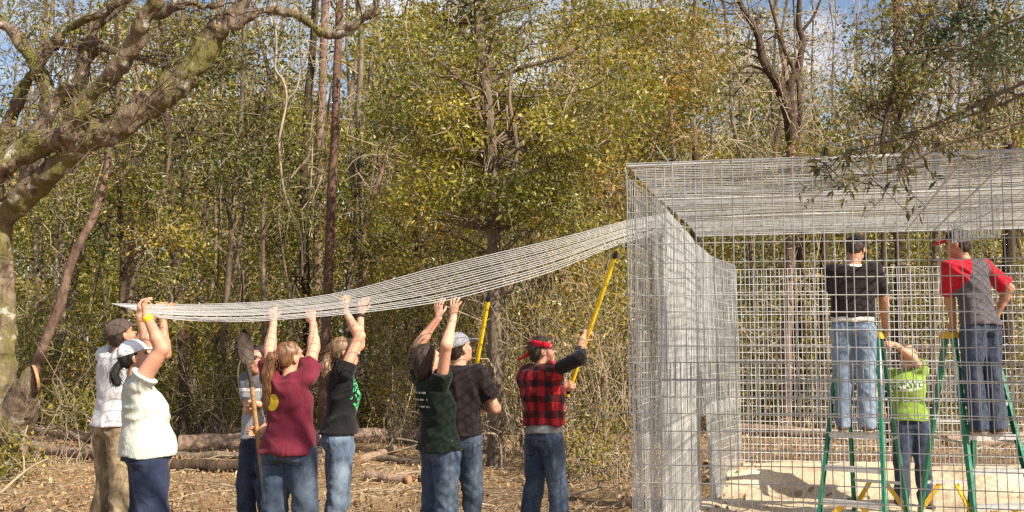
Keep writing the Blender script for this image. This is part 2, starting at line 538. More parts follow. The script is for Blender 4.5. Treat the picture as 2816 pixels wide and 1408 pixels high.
b.inputs['Specular IOR Level'].default_value = 0.1
bump(nt, b, n2, 0.6, 0.03)
me = mesh_np('sand', np.stack([X, Y, Z], -1).reshape(-1, 3), Q, mats=[m])
tag(link('sand', me), 'pale dug sand spread over the floor of the wire cage', 'sand', kind='structure')

# ------------------------------------------------------------------ foliage primitives
def leaf_quads(C, size, up=0.45, wid=0.42, droop=0.25):
    n = len(C)
    d = rng.normal(size=(n, 3)); d[:, 2] -= droop
    d /= np.linalg.norm(d, axis=1, keepdims=True)
    nr = rng.normal(size=(n, 3)); nr[:, 2] += up * 2; nr[:, 1] -= 0.25
    s = np.cross(d, nr); s /= np.linalg.norm(s, axis=1, keepdims=True) + 1e-9
    nn = np.cross(s, d)
    L = (size * rng.uniform(0.6, 1.3, n))[:, None]
    Wd = L * wid * rng.uniform(0.7, 1.2, (n, 1))
    V = np.stack([C, C + d * L * 0.5 + s * Wd * 0.5 + nn * L * 0.08, C + d * L, C + d * L * 0.5 - s * Wd * 0.5 + nn * L * 0.08], 1)
    return V.reshape(-1, 3), np.arange(n * 4).reshape(n, 4), rng.random(n)

def clump_pts(c, r, n, flat=0.7):
    p = rng.normal(size=(n, 3)); p /= np.linalg.norm(p, axis=1, keepdims=True)
    q = p * (rng.random((n, 1)) ** 0.45) * r
    q[:, 2] *= flat
    return c + q

def twigs(A, B, r0, r1, K=5, wob=0.12, sides=3):
    """many crooked twigs from A (n,3) to B (n,3)"""
    n = len(A)
    t = np.linspace(0, 1, K)[None, :, None]
    L = np.linalg.norm(B - A, axis=1)[:, None, None]
    PT = A[:, None, :] * (1 - t) + B[:, None, :] * t
    off = rng.normal(size=(n, K, 3)) * wob * L * np.sin(t * np.pi * 0.85)
    PT = PT + off
    r0 = np.broadcast_to(np.asarray(r0, float), (n,)); r1 = np.broadcast_to(np.asarray(r1, float), (n,))
    RD = r0[:, None] * (1 - t[..., 0]) + r1[:, None] * t[..., 0]
    return tubes(PT, RD, sides)

def px_clumps(rect, n, d, dj, r):
    x0, y0, x1, y1 = rect
    out = []
    for _ in range(n):
        dd = d + rng.uniform(-dj, dj)
        out.append((P(rng.uniform(x0, x1), rng.uniform(y0, y1), dd), r * rng.uniform(0.65, 1.3)))
    return out

def trunk_tube(G, pts, rad, sides=9, n=22, jit=0.06):
    c = catmull(pts, n); r = interp_r(rad, n)
    c = c + rng.normal(size=c.shape) * r[:, None] * jit
    Vt, Qt = tubes(c[None], r[None], sides)
    G.add(Vt, Qt)
    return c, r

def tree(label, px, w, d, barkm, clumps, leafm='leaf_olive', nl=190, ls=0.088, group='trees of the wood behind the clearing',
         branches=(), bare=0, name='forest_tree', twm='twig', d_top=None, needles=False):
    """px: trunk pixel points, first at the foot; w: trunk widths in pixels"""
    k = len(px)
    ds = np.linspace(d, d if d_top is None else d_top, k)
    pts = [P(x, y, dd) for (x, y), dd in zip(px, ds)]
    x0, y0 = pts[0][0], pts[0][1]
    if pts[0][2] > gz(x0, y0) + 0.05:                      # carry the trunk down to the floor
        lead = np.array((x0 - (pts[1][0] - x0) * 0.3, y0, gz(x0, y0) - 0.1))
        pts = [lead] + pts
        w = [w[0] * 1.15] + list(w)
    rad = np.array(w, float) * d / FPX / 2
    root = empty(name, (pts[0][0], pts[0][1], gz(x0, y0)))
    tag(root, label, 'tree', group)
    org = np.array(root.location)
    G = Geo()
    c, r = trunk_tube(G, np.array(pts), rad)
    for bp, bw in branches:
        bpts = np.array([P(x, y, d) for x, y in bp])
        trunk_tube(G, bpts, np.array(bw, float) * d / FPX / 2, 7, 14)
    if clumps:
        C = np.array([q[0] for q in clumps]); CR = np.array([q[1] for q in clumps])
        want = C - np.array([0, 0, 1]) * CR[:, None] * 0.9
        j = np.argmin(np.linalg.norm(c[None] - want[:, None], axis=2), axis=1)
        A = c[j]
        Vt, Qt = twigs(A, C, np.minimum(r[j] * 0.3, 0.016) + 0.006, 0.006, 7, 0.10, 4)
        G.add(Vt, Qt)
    o = G.obj('trunk', M[barkm], root, origin=None)
    o.data.transform(Matrix.Translation(-Vector(org)))
    if clumps:
        B = Geo()
        ii = np.repeat(np.arange(len(C)), 7)
        dirs = rng.normal(size=(len(ii), 3)); dirs /= np.linalg.norm(dirs, axis=1, keepdims=True)
        Vt, Qt = twigs(C[ii], C[ii] + dirs * CR[ii, None] * rng.uniform(0.5, 1.1, (len(ii), 1)), 0.008, 0.003, 4, 0.15)
        B.add(Vt, Qt)
        if bare:
            ii = rng.integers(0, len(c), bare)
            dirs = rng.normal(size=(bare, 3)) * np.array([1, 0.7, 0.9]) + np.array([0, 0, 0.5])
            Vt, Qt = twigs(c[ii], c[ii] + dirs * rng.uniform(0.4, 1.2, (bare, 1)), 0.012, 0.003, 6, 0.12)
            B.add(Vt, Qt)
        o = B.obj('twigs', M[twm], root); o['kind'] = 'stuff'; o.data.transform(Matrix.Translation(-Vector(org)))
        Lf = Geo()
        for cc, rr in clumps:
            n = int(2.3 * nl * (rr ** 1.5) * rng.uniform(0.6, 1.35))
            pp = clump_pts(cc, rr, n, rng.uniform(0.35, 0.75))
            Vt, Qt, rd = leaf_quads(pp, ls * rng.uniform(0.7, 1.35), wid=0.10 if needles else 0.42)
            Lf.add(Vt, Qt, rnd=np.clip(rd * 0.8 + 0.1 + rng.normal(0, 0.22), 0, 1))
        o = Lf.obj('crown', M[leafm], root, smooth=False); o.data.transform(Matrix.Translation(-Vector(org)))
    return root

# ------------------------------------------------------------------ the big old oak on the left
def z1(x, y): return (x * 0.5466, y * 0.5466)             # crop 1 pixels -> photo pixels
def z2(x, y): return (704 + x * 0.5466, y * 0.5466)
oak = empty('oak_tree', (P(-20, 1262, 13.6)[0], 13.6, 0))
tag(oak, 'massive mossy old oak with heavy spreading limbs and a sawn stub', 'tree')
limbs = [
    # pixel path, pixel radii, depth start/end
    ([(-70, 1330), (-20, 1200), (-8, 1040), (0, 860), (-6, 700), (4, 600)], [110, 78, 52, 44, 40, 40], 13.6, 13.4),            # trunk
    ([(20, 1180), (60, 1110), (98, 1035)], [62, 50, 33], 13.2, 12.9),                                                         # buttress ending in the sawn stub
    ([(4, 600), z1(60, 1040), z1(150, 960), z1(280, 850), z1(420, 745)], [40, 40, 42, 40, 34], 13.4, 12.8),                    # lower limb
    ([(-60, 520), z1(0, 850), z1(150, 745), z1(330, 692), z1(500, 690), z1(690, 570)], [30, 34, 34, 34, 34, 36], 13.0, 12.6),    # main limb, inner
    ([z1(690, 570), z1(880, 430), z1(1010, 280), z1(1100, 150), z1(1185, 45), z1(1250, -50)], [36, 42, 35, 30, 20, 16], 12.6, 12.4),
    ([z1(1100, 170), z1(1190, 115), z1(1290, 65), z2(100, 50), z2(200, 75), z2(285, 135), z2(345, 166), z2(405, 166), z2(470, 140), z2(560, 85), z2(640, 40)], [17, 15, 13, 12, 12, 12, 12, 11, 10, 8, 4], 12.4, 12.2),
    ([z1(330, 690), z1(420, 520), z1(520, 420), z1(620, 310), z1(680, 200), z1(740, 80), z1(800, -40)], [32, 28, 28, 28, 26, 22, 20], 12.6, 11.8),
    ([z1(110, 1000), z1(150, 800), z1(210, 640), z1(300, 490), z1(390, 400), z1(430, 280), z1(470, 150), z1(560, 60), z1(660, -20)], [26, 26, 26, 26, 24, 20, 17, 15, 12], 13.6, 13.2),
    ([z1(250, 560), z1(230, 440), z1(180, 340), z1(110, 220), z1(40, 140), z1(-40, 90)], [26, 24, 22, 19, 17, 15], 13.6, 13.4),
    ([z1(165, 400), z1(230, 270), z1(330, 160), z1(420, 100), z1(540, 50), z1(640, -10)], [10, 12, 11, 10, 9, 7], 13.4, 12.8),
    ([z1(80, 158), z1(200, 205), z1(300, 232), z1(420, 242), z1(500, 255)], [6, 8, 8, 8, 8], 13.8, 13.4),
    ([z1(450, 215), z1(560, 250), z1(660, 285), z1(740, 300), z1(800, 340)], [14, 15, 9, 6, 3], 13.4, 12.6),
    ([z1(740, 110), z1(850, 45), z1(950, 20), z1(1060, 28), z1(1200, 10)], [13, 13, 12, 11, 8], 12.4, 12.2),
    ([(-40, 780), z1(10, 780), z1(80, 530), z1(130, 420), z1(180, 330)], [20, 19, 18, 14, 10], 13.9, 13.6),
    ([z1(700, 560), z1(560, 560), z1(450, 640)], [10, 14, 16], 12.7, 12.6),
]
lo = np.array([-8.0, 11.0, -0.3]); hi = np.array([-1.6, 14.6, 6.8])
Fo = Field(lo, hi, 0.034)
oak_ctr = []
for li, (path, pr, d0, d1) in enumerate(limbs):
    n = max(10, len(path) * 5)
    dd = np.linspace(d0, d1, len(path))
    c = catmull([P(x, y, q) for (x, y), q in zip(path, dd)], n)
    r = interp_r(np.array(pr) * dd / FPX * (0.90 if li in (3, 4) else 0.85 if li < 2 else 0.76), n)
    Fo.chain(c, r, 0.05)
    oak_ctr.append((c, r))
Fo.warp(lambda X, Y, Z: 0.075 * (vnoise(X * 7, Y * 7, Z * 5) - 0.5) + 0.045 * (vnoise(X * 19, Y * 19, Z * 12) - 0.5))
stub = P(100, 1040, 12.85); sd = np.array((0.80, 0.56, 0.22)); sd /= np.linalg.norm(sd)
X_, Y_, Z_ = Fo.ax[0][:, None, None], Fo.ax[1][None, :, None], Fo.ax[2][None, None, :]
cutd = (X_ - stub[0]) * sd[0] + (Y_ - stub[1]) * sd[1] + (Z_ - stub[2]) * sd[2]
near = ((X_ - stub[0]) ** 2 + (Y_ - stub[1]) ** 2 + (Z_ - stub[2]) ** 2) < 0.45 ** 2
Fo.F = np.where(near, np.maximum(Fo.F, cutd), Fo.F).astype(np.float32)
Vo, Qo = Fo.mesh()
ol = np.array(oak.location)
link('trunk', mesh_np('trunk', Vo - ol, Qo, mats=[M['bark_oak']]), oak)
# sawn face of the stub: a thin disc of fresh wood
cw = plain('freshly sawn wood', (0.31, 0.17, 0.085), 0.8, var=0.3, nscale=12)
a_ = np.cross(sd, (0, 0, 1)); a_ /= np.linalg.norm(a_); b_ = np.cross(sd, a_)
th = np.linspace(0, 2 * np.pi, 18, endpoint=False)
ring = lambda q, r: stub + sd * q + r * (np.cos(th)[:, None] * a_ + 1.05 * np.sin(th)[:, None] * b_)
Vs = np.concatenate([ring(-0.03, 0.165), ring(0.006, 0.165), [stub + sd * 0.006]]) - ol
Qs = [(i, (i + 1) % 18, 18 + (i + 1) % 18, 18 + i) for i in range(18)]; Ts = [(18 + i, 18 + (i + 1) % 18, 36) for i in range(18)]
link('sawn_face', mesh_np('sawn_face', Vs, Qs, Ts, False, [cw]), oak)
# thin twigs and sparse leaves on its limbs
Gt, Gl = Geo(), Geo()
for c, r in oak_ctr[3:]:
    n = 13
    ii = rng.integers(2, len(c), n)
    dirs = rng.normal(size=(n, 3)) * np.array([1, .6, .9]) + np.array([0.1, 0, 0.45])
    E = c[ii] + dirs * rng.uniform(0.3, 0.9, (n, 1))
    Gt.add(*twigs(c[ii], E, 0.010, 0.003, 7, 0.14))
    jj = np.repeat(np.arange(n), 3)
    Gt.add(*twigs(c[ii][jj] * 0.4 + E[jj] * 0.6, E[jj] + rng.normal(size=(len(jj), 3)) * 0.3, 0.005, 0.002, 4, 0.15))
    for e in E[::2]:
        if e[2] > 4.2:
            Vt, Qt, rd = leaf_quads(clump_pts(e, 0.42, 46), 0.06); Gl.add(Vt, Qt, rnd=rd)
o = Gt.obj('twigs', M['bark_grey'], oak); o['kind'] = 'stuff'; o.data.transform(Matrix.Translation(-oak.location))
o = Gl.obj('crown', M['leaf_green'], oak, smooth=False); o.data.transform(Matrix.Translation(-oak.location))

# ------------------------------------------------------------------ trees one can tell apart
tree('leaning pinkish trunk slanting up to the right beside the mossy oak', [(88, 1040), (158, 862), (180, 770), (217, 672), (255, 601), (285, 514), (305, 380), (330, 200)], [27, 26, 25, 24, 22, 20, 16, 10], 16, 'bark_pink',
     px_clumps((120, 60, 420, 420), 9, 16.5, 1.0, 0.7), 'leaf_green')
tree('slim dark straight tree just above the brown cap', [(336, 1100), (334, 889), (337, 726), (326, 509), (323, 400), (318, 200), (322, 0)], [17, 16, 15, 14, 14, 13, 10], 16.5, 'bark_dark',
     px_clumps((180, 380, 480, 900), 12, 17, 1.2, 0.65), 'leaf_green')
tree('thin crooked brown tree leaning right into the dark forked trunk', [(352, 1000), (361, 791), (402, 661), (435, 563), (457, 498), (470, 380)], [14, 13, 12, 12, 11, 6], 17, 'bark_grey',
     px_clumps((330, 430, 560, 760), 8, 17, 1.0, 0.6), 'leaf_green')
tree('stout dark trunk rising behind the far end of the lifted mesh', [(505, 1120), (503, 960), (481, 700), (467, 536), (462, 400), (455, 250), (450, 60)], [30, 27, 26, 25, 24, 20, 16], 18, 'bark_dark',
     px_clumps((380, 150, 640, 560), 12, 18, 1.2, 0.75), 'leaf_green', bare=20)
tree('slender brown tree leaning right above the empty middle of the mesh', [(598, 1150), (612, 960), (622, 824), (633, 672), (647, 509), (657, 400), (668, 200), (675, 0)], [18, 17, 16, 15, 14, 14, 12, 9], 18, 'bark_grey',
     px_clumps((540, 80, 800, 700), 18, 18.5, 1.3, 0.7), 'leaf_green', bare=25)
tree('pale twin-stemmed sapling left of the shovel blade', [(602, 1160), (612, 1050), (618, 930), (628, 800), (640, 690)], [16, 14, 12, 9, 5], 18.5, 'bark_pink',
     px_clumps((540, 760, 720, 1080), 8, 19, 0.8, 0.55), 'leaf_olive', branches=[([(604, 1150), (640, 1040), (652, 900), (664, 780)], [9, 8, 7, 4])])
tree('short reddish trunk half hidden in leaves left of the leaning trunk', [(165, 1050), (172, 850), (168, 672), (158, 509), (150, 380)], [18, 17, 16, 14, 9], 20, 'bark_grey',
     px_clumps((40, 480, 260, 980), 13, 20, 1.2, 0.75), 'leaf_green')
tree('pale brown trunk close right of the slim dark tree', [(352, 1100), (355, 800), (361, 606), (370, 400), (378, 200), (384, 20)], [19, 18, 17, 16, 15, 12], 21, 'bark_pink',
     px_clumps((240, 200, 520, 640), 12, 21, 1.2, 0.8), 'leaf_olive')
tree('tall straight reddish pine trunk above the black shirt with green print', [(888, 1190), (893, 1000), (900, 830), (908, 640), (917, 437), (925, 250), (930, 98), (936, -60)], [30, 28, 27, 26, 25, 23, 22, 20], 17, 'bark_pine',
     px_clumps((820, -160, 1040, -40), 6, 17, 1.0, 0.8), 'leaf_pine', name='pine_tree', twm='twig_dark', needles=True)
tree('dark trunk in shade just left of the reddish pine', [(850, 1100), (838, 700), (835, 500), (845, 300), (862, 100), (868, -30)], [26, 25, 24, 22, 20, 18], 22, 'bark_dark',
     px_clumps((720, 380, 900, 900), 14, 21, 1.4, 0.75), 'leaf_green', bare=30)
tree('pale grey trunk behind the top of the reddish pine', [(872, 900), (876, 600), (880, 380), (890, 120), (896, -30)], [26, 25, 24, 23, 20], 25, 'bark_pink',
     px_clumps((780, 200, 960, 420), 5, 25, 1.0, 0.8), 'leaf_olive', bare=20)
tree('grey wavy trunk right of the reddish pine below the hanging limb', [(950, 1050), (962, 760), (990, 520), (985, 330), (994, 120), (985, -20)], [22, 20, 18, 17, 16, 14], 21, 'bark_grey',
     px_clumps((930, 260, 1160, 900), 18, 20.5, 1.3, 0.7), 'leaf_green', bare=40)
tree('thin pale leaning tree between the pine and the bushy evergreen', [(985, 900), (1000, 640), (1020, 560), (1054, 460), (1090, 330)], [14, 13, 13, 12, 6], 19, 'bark_pink',
     px_clumps((1000, 380, 1180, 640), 6, 19, 0.8, 0.6), 'leaf_olive', bare=30)
tree('thick vine-covered trunk rising between the two yellow poles', [(1364, 1296), (1366, 1150), (1362, 980), (1362, 810), (1355, 550), (1345, 330), (1320, 130), (1312, -60)], [50, 42, 38, 38, 36, 32, 28, 24], 14, 'bark_grey',
     px_clumps((1060, -60, 1760, 420), 64, 14.6, 1.8, 0.62) + px_clumps((1100, 330, 1620, 660), 40, 14.2, 1.3, 0.5), 'leaf_olive', nl=430, ls=0.070,
     branches=[([(1350, 400), (1290, 250), (1180, 150), (1090, 110)], [16, 13, 9, 5]), ([(1335, 230), (1420, 190), (1560, 150), (1640, 80)], [15, 12, 9, 5]), ([(1352, 470), (1450, 380), (1540, 330)], [13, 9, 4]),
               ([(1356, 600), (1420, 430), (1400, 250), (1440, 60)], [18, 14, 10, 6]), ([(1366, 1290), (1345, 1130), (1372, 950), (1350, 760), (1370, 560)], [12, 11, 9, 8, 6]), ([(1385, 1285), (1378, 1100), (1395, 900), (1372, 700)], [9, 8, 7, 5])], bare=50)
tree('dark trunk hidden behind the evergreen leaves above the capped man', [(1155, 1100), (1152, 800), (1150, 500), (1152, 380), (1145, 200)], [22, 20, 18, 17, 12], 19, 'bark_dark',
     px_clumps((1040, 560, 1340, 1000), 26, 18.5, 1.3, 0.6), 'leaf_green', nl=220)
tree('pale bare slanting stem right of the vine-covered trunk', [(1440, 1160), (1452, 860), (1459, 640), (1490, 540), (1545, 360), (1580, 220)], [15, 14, 13, 13, 11, 6], 16, 'bark_pink',
     px_clumps((1420, 480, 1720, 900), 26, 16.5, 1.2, 0.55), 'leaf_gold', nl=230, bare=60)
tree('golden-leaved tree rising behind the left corner of the cage', [(1660, 1150), (1668, 850), (1672, 560), (1660, 300), (1640, 60)], [22, 20, 18, 15, 10], 18, 'bark_grey',
     px_clumps((1480, 30, 1960, 420), 30, 18.5, 1.4, 0.7) + px_clumps((1500, 400, 1760, 640), 14, 18, 1.2, 0.65), 'leaf_gold', nl=230, bare=30)
tree('thin brown tree just above the left corner of the cage roof', [(1795, 900), (1800, 600), (1801, 380), (1800, 250), (1790, 90)], [16, 15, 14, 13, 8], 23, 'bark_grey',
     px_clumps((1720, 250, 1960, 480), 10, 23, 1.3, 0.8), 'leaf_olive', bare=50)
tree('heavy dark forked trunk standing behind the middle of the cage roof', [(2192, 1180), (2190, 700), (2185, 430), (2170, 310), (2141, 237), (2097, 164), (2083, 91), (2040, 20), (2010, -60)], [50, 46, 42, 38, 30, 22, 20, 15, 10], 20, 'bark_dark',
     px_clumps((1900, 0, 2080, 300), 5, 20, 1.0, 0.55) + px_clumps((2080, 20, 2260, 140), 5, 21, 1.0, 0.4), 'leaf_olive', nl=110,
     branches=[([(2175, 330), (2172, 237), (2196, 182), (2207, 109), (2196, 66), (2200, -30)], [26, 24, 20, 18, 16, 12]), ([(2203, 90), (2240, 40), (2262, -20)], [10, 8, 6]), ([(2196, 430), (2200, 300), (2190, 210), (2150, 120), (2110, -20)], [16, 14, 12, 10, 6]),
               ([(2130, 215), (2060, 180), (1990, 240), (1940, 260)], [8, 6, 4, 3]), ([(2120, 200), (2050, 200), (1960, 203)], [5, 4, 2])], bare=150)
tree('tall straight pine trunk seen above the roof behind slim forking stems', [(2458, 1100), (2460, 700), (2462, 292), (2466, 146), (2468, -40)], [30, 28, 26, 24, 22], 26, 'bark_pine',
     px_clumps((2380, -140, 2600, 10), 6, 26, 1.2, 0.9), 'leaf_pine', name='pine_tree', twm='twig_dark', needles=True)
tree('slim dark stem forking right across the tall pine trunk', [(2425, 520), (2433, 336), (2460, 240), (2488, 164), (2535, 73), (2579, 0)], [12, 11, 10, 9, 8, 6], 15.5, 'bark_dark',
     px_clumps((2340, -10, 2560, 300), 17, 16, 1.0, 0.42), 'leaf_green', nl=150, bare=60, twm='twig_dark')
tree('slim dark stem slanting right beneath the overhanging green boughs', [(2462, 520), (2470, 339), (2506, 237), (2561, 146), (2616, 66), (2660, -20)], [12, 11, 10, 9, 8, 6], 16, 'bark_dark',
     px_clumps((2560, -20, 2816, 190), 12, 16.5, 1.0, 0.5), 'leaf_pine', nl=260, bare=70, twm='twig_dark')
for i, (px0, lab) in enumerate([(2612, 'first of the thin far trunks above the right end of the cage roof'), (2670, 'second of the thin far trunks above the right end of the cage roof'), (2725, 'third of the thin far trunks above the right end of the cage roof'), (2769, 'last of the thin far trunks above the right end of the cage roof')]):
    tree(lab, [(px0 - 6, 1100), (px0 - 2, 700), (px0, 400), (px0 + 4, 200), (px0 + 8, -20)], [20, 17, 15, 13, 10], 30, 'bark_grey',
         px_clumps((px0 - 60, 0, px0 + 60, 260), 4, 30, 1.0, 0.8), 'leaf_olive', nl=90, bare=45)
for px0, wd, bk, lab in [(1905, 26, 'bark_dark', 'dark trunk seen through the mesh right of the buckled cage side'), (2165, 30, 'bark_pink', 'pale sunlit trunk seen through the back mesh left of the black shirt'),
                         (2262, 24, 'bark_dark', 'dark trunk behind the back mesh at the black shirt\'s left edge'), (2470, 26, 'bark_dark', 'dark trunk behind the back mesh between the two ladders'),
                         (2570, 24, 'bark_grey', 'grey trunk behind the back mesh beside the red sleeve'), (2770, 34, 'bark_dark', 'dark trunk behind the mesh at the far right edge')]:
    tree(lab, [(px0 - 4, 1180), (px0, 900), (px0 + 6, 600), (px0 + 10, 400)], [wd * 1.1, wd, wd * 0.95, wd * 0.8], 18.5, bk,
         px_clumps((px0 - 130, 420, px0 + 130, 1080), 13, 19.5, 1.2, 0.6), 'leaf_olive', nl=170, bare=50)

# pale climbing vines hanging in front of the dark wood
for pts, wd, lab in [([(752, -10), (760, 130), (757, 190), (778, 220), (788, 275), (770, 370), (768, 410), (778, 510), (795, 570), (828, 650), (832, 760)], 7, 'long pale crooked vine hanging left of the reddish pine'),
                     ([(826, 190), (815, 245), (790, 275)], 6, 'short pale vine joining the long crooked vine'),
                     ([(863, 290), (852, 390), (848, 430), (815, 470), (800, 490)], 5, 'pale vine bent like a hook beside the reddish pine'),
                     ([(860, 370), (855, 500), (842, 620), (838, 700)], 5, 'thin straight pale vine next to the reddish pine')]:
    G = Geo(); d_ = 16.4
    c_ = catmull([P(x, y, d_) for x, y in pts], 40)
    G.add(*tubes(c_[None], np.full((1, 40), wd * d_ / FPX / 2), 5))
    tag(G.obj('vine', M['twig'], None), lab, 'vine', 'pale vines beside the pine')

# ------------------------------------------------------------------ the deep wood behind: one mass
Gf = Geo()
def open_sky(x, y):
    if 2195 < x < 2340 and y < 330: return 0.95
    if 2320 < x < 2440 and y < 400: return 0.75
    if 1960 < x < 2200 and y < 60: return 0.85
    if 2400 < x < 2830 and y < 430: return 0.60
    if 700 < x < 990 and 30 < y < 270: return 0.8
    if x < 330 and y < 360: return 0.6
    if 1840 < x < 1960 and 240 < y < 400: return 0.6
    if y < 160: return 0.25
    return 0.0
for k in range(3000):
    layer = k % 5
    d_ = rng.uniform(46, 66) if layer == 4 else rng.uniform(33, 46) if layer >= 2 else rng.uniform(21, 33)
    x_, y_ = rng.uniform(-120, 2940), 1160 * rng.random() ** 0.85
    if rng.random() < open_sky(x_, y_) + (0.12 if layer == 4 else 0): continue
    cc = P(x_, min(y_, 1130), d_)
    if cc[2] < 0.2: continue
    rr = rng.uniform(0.7, 1.5) * (1.9 if layer == 4 else 1.25 if layer >= 2 else 0.85)
    pal = int(rng.choice([1, 2, 2, 3] if 1300 < x_ < 2000 else [1, 1, 2, 2, 3] if x_ > 400 else [1, 1, 2]))
    if layer == 4: pal = 1
    Vt, Qt, rd = leaf_quads(clump_pts(cc, rr, int((95 if layer == 4 else 150) * rr)), 0.40 if layer == 4 else 0.16 if layer >= 2 else 0.11, wid=0.5)
    Gf.add(Vt, Qt, rnd=np.clip(rd + rng.normal(0, 0.15), 0, 1), mi=pal)
for k in range(620):
    x_, y_ = rng.uniform(-120, 2940), rng.uniform(260, 1120)
    if rng.random() < open_sky(x_, y_): continue
    cc = P(x_, y_, rng.uniform(50, 70)); rr = rng.uniform(1.6, 3.2)
    Vt, Qt, rd = leaf_quads(clump_pts(cc, rr, int(34 * rr)), 0.48, wid=0.55)
    Gf.add(Vt, Qt, rnd=rd * 0.7, mi=1)
nT = 230
xb = rng.uniform(-200, 3000, nT); db = rng.uniform(19, 44, nT)
base = np.array([P(x, 1100, d) for x, d in zip(xb, db)]); base[:, 2] = -0.1
top = base + np.stack([rng.normal(0, 0.7, nT), rng.normal(0, 0.3, nT), rng.uniform(6, 17, nT)], 1)
rb = rng.uniform(0.018, 0.07, nT)
Vt, Qt = twigs(base, top, rb, rb * 0.5, 9, 0.008, 6)
Gf.add(Vt, Qt, rnd=None, mi=0)
nT = 1500
a0 = np.array([P(rng.uniform(-50, 2870), 1120 * rng.random(), rng.uniform(18, 34)) for _ in range(nT)])
b0 = a0 + rng.normal(size=(nT, 3)) * np.array([0.6, 0.3, 0.9])
Vt, Qt = twigs(a0, b0, 0.011, 0.004, 6, 0.10); Gf.add(Vt, Qt, mi=4)
# finely branched bare tops against the sky on the right
nT = 900
a0 = np.array([P(rng.uniform(1980, 2816), 440 * rng.random() ** 0.7, rng.uniform(22, 34)) for _ in range(nT)])
b0 = a0 + rng.normal(size=(nT, 3)) * np.array([0.7, 0.3, 0.9])
Vt, Qt = twigs(a0, b0, 0.012, 0.004, 6, 0.12); Gf.add(Vt, Qt, mi=4)
o = Gf.obj('far_forest', [M['bark_grey'], M['leaf_green'], M['leaf_olive'], M['leaf_gold'], M['twig']], None, smooth=False)
tag(o, 'deep wood of thin trunks and mixed foliage closing the clearing', 'forest', kind='stuff')

# ------------------------------------------------------------------ undergrowth at the edge of the wood
Gu = Geo()
for k in range(1150):
    d_ = rng.uniform(18.8, 25)
    x_ = rng.uniform(-100, 2900)
    px, py = x_, 0
    base_ = P(x_, 1150, d_); hgt = abs(rng.normal(0, 0.8)) + 0.1
    cc = np.array([base_[0], d_, hgt])
    rr = rng.uniform(0.3, 0.75)
    pal = int(rng.choice([0, 1, 1, 2, 3]))
    Vt, Qt, rd = leaf_quads(clump_pts(cc, rr, int(260 * rr ** 1.4)), 0.085)
    Gu.add(Vt, Qt, rnd=rd, mi=pal)
nT = 600
xb = rng.uniform(-100, 2900, nT); db = rng.uniform(18.6, 25, nT)
a0 = np.array([P(x, 1180, d) for x, d in zip(xb, db)]); a0[:, 2] = ground_z(a0[:, 0], a0[:, 1]) - 0.02
b0 = a0 + np.stack([rng.normal(0, 0.45, nT), rng.normal(0, 0.3, nT), rng.uniform(0.3, 3.0, nT)], 1)
Vt, Qt = twigs(a0, b0, 0.010, 0.003, 6, 0.05); Gu.add(Vt, Qt, mi=4)
o = Gu.obj('undergrowth', [M['leaf_green'], M['leaf_olive'], M['leaf_gold'], M['leaf_brown'], M['twig']], None, smooth=False)
tag(o, 'low brush and leafy saplings along the edge of the wood', 'undergrowth', kind='stuff')

# brush heap leaning out at the right of the plaid vest (thin bare twigs and yellow leaves)
def bush(label, rect, d, n, nl, pal, tw, ls=0.07, name='bush'):
    cl = px_clumps(rect, n, d, 0.7, 0.42)
    bx = np.mean([c[0][0] for c in cl]); root = empty(name, (bx, d, gz(bx, d)))
    tag(root, label, 'bush', 'bushes at the edge of the clearing')
    Lf, B = Geo(), Geo()
    for cc, rr in cl:
        Vt, Qt, rd = leaf_quads(clump_pts(cc, rr, int(nl * rr)), ls); Lf.add(Vt, Qt, rnd=rd)
    A = np.array([[bx + rng.normal(0, 0.35), d + rng.normal(0, 0.25), gz(bx, d)] for _ in range(tw)])
    E = np.array([cl[i % n][0] + rng.normal(size=3) * 0.35 for i in range(tw)])
    B.add(*twigs(A, E, 0.009, 0.003, 8, 0.07))
    jj = np.repeat(np.arange(tw), 3)
    B.add(*twigs(A[jj] * 0.35 + E[jj] * 0.65, E[jj] + rng.normal(size=(len(jj), 3)) * 0.3, 0.005, 0.002, 4, 0.14))
    T = Matrix.Translation(-root.location)
    o = B.obj('twigs', M['twig'], root); o['kind'] = 'stuff'; o.data.transform(T)
    o = Lf.obj('crown', M[pal], root, smooth=False); o.data.transform(T)
bush('twiggy yellow-leaved bush between the plaid vest and the cage corner', (1560, 720, 1740, 1180), 13.0, 26, 300, 'leaf_gold', 60)
bush('tall tangled bush with pale stems behind the red bandana', (1400, 640, 1600, 1100), 15.5, 26, 300, 'leaf_gold', 60)
bush('green bush behind the gap between the two black shirts', (1010, 740, 1200, 1080), 17.4, 20, 300, 'leaf_olive', 40)
bush('leafy bush rising behind the capped man and the first pole', (1230, 640, 1360, 1090), 16.6, 16, 300, 'leaf_olive', 40)
bush('low green bush at the foot of the wood between the white and maroon shirts', (500, 960, 660, 1130), 18.0, 16, 280, 'leaf_green', 30)
bush('low green shoots beside the sawn oak stub', (100, 1080, 250, 1160), 14.6, 8, 170, 'leaf_green', 20)
bush('small leafy sprig at the foot of the mossy oak', (-10, 1230, 60, 1330), 12.4, 6, 140, 'leaf_green', 12, 0.09)
bush('low green weeds on the floor left of the cage corner', (1560, 1180, 1720, 1260), 12.5, 8, 150, 'leaf_olive', 16)

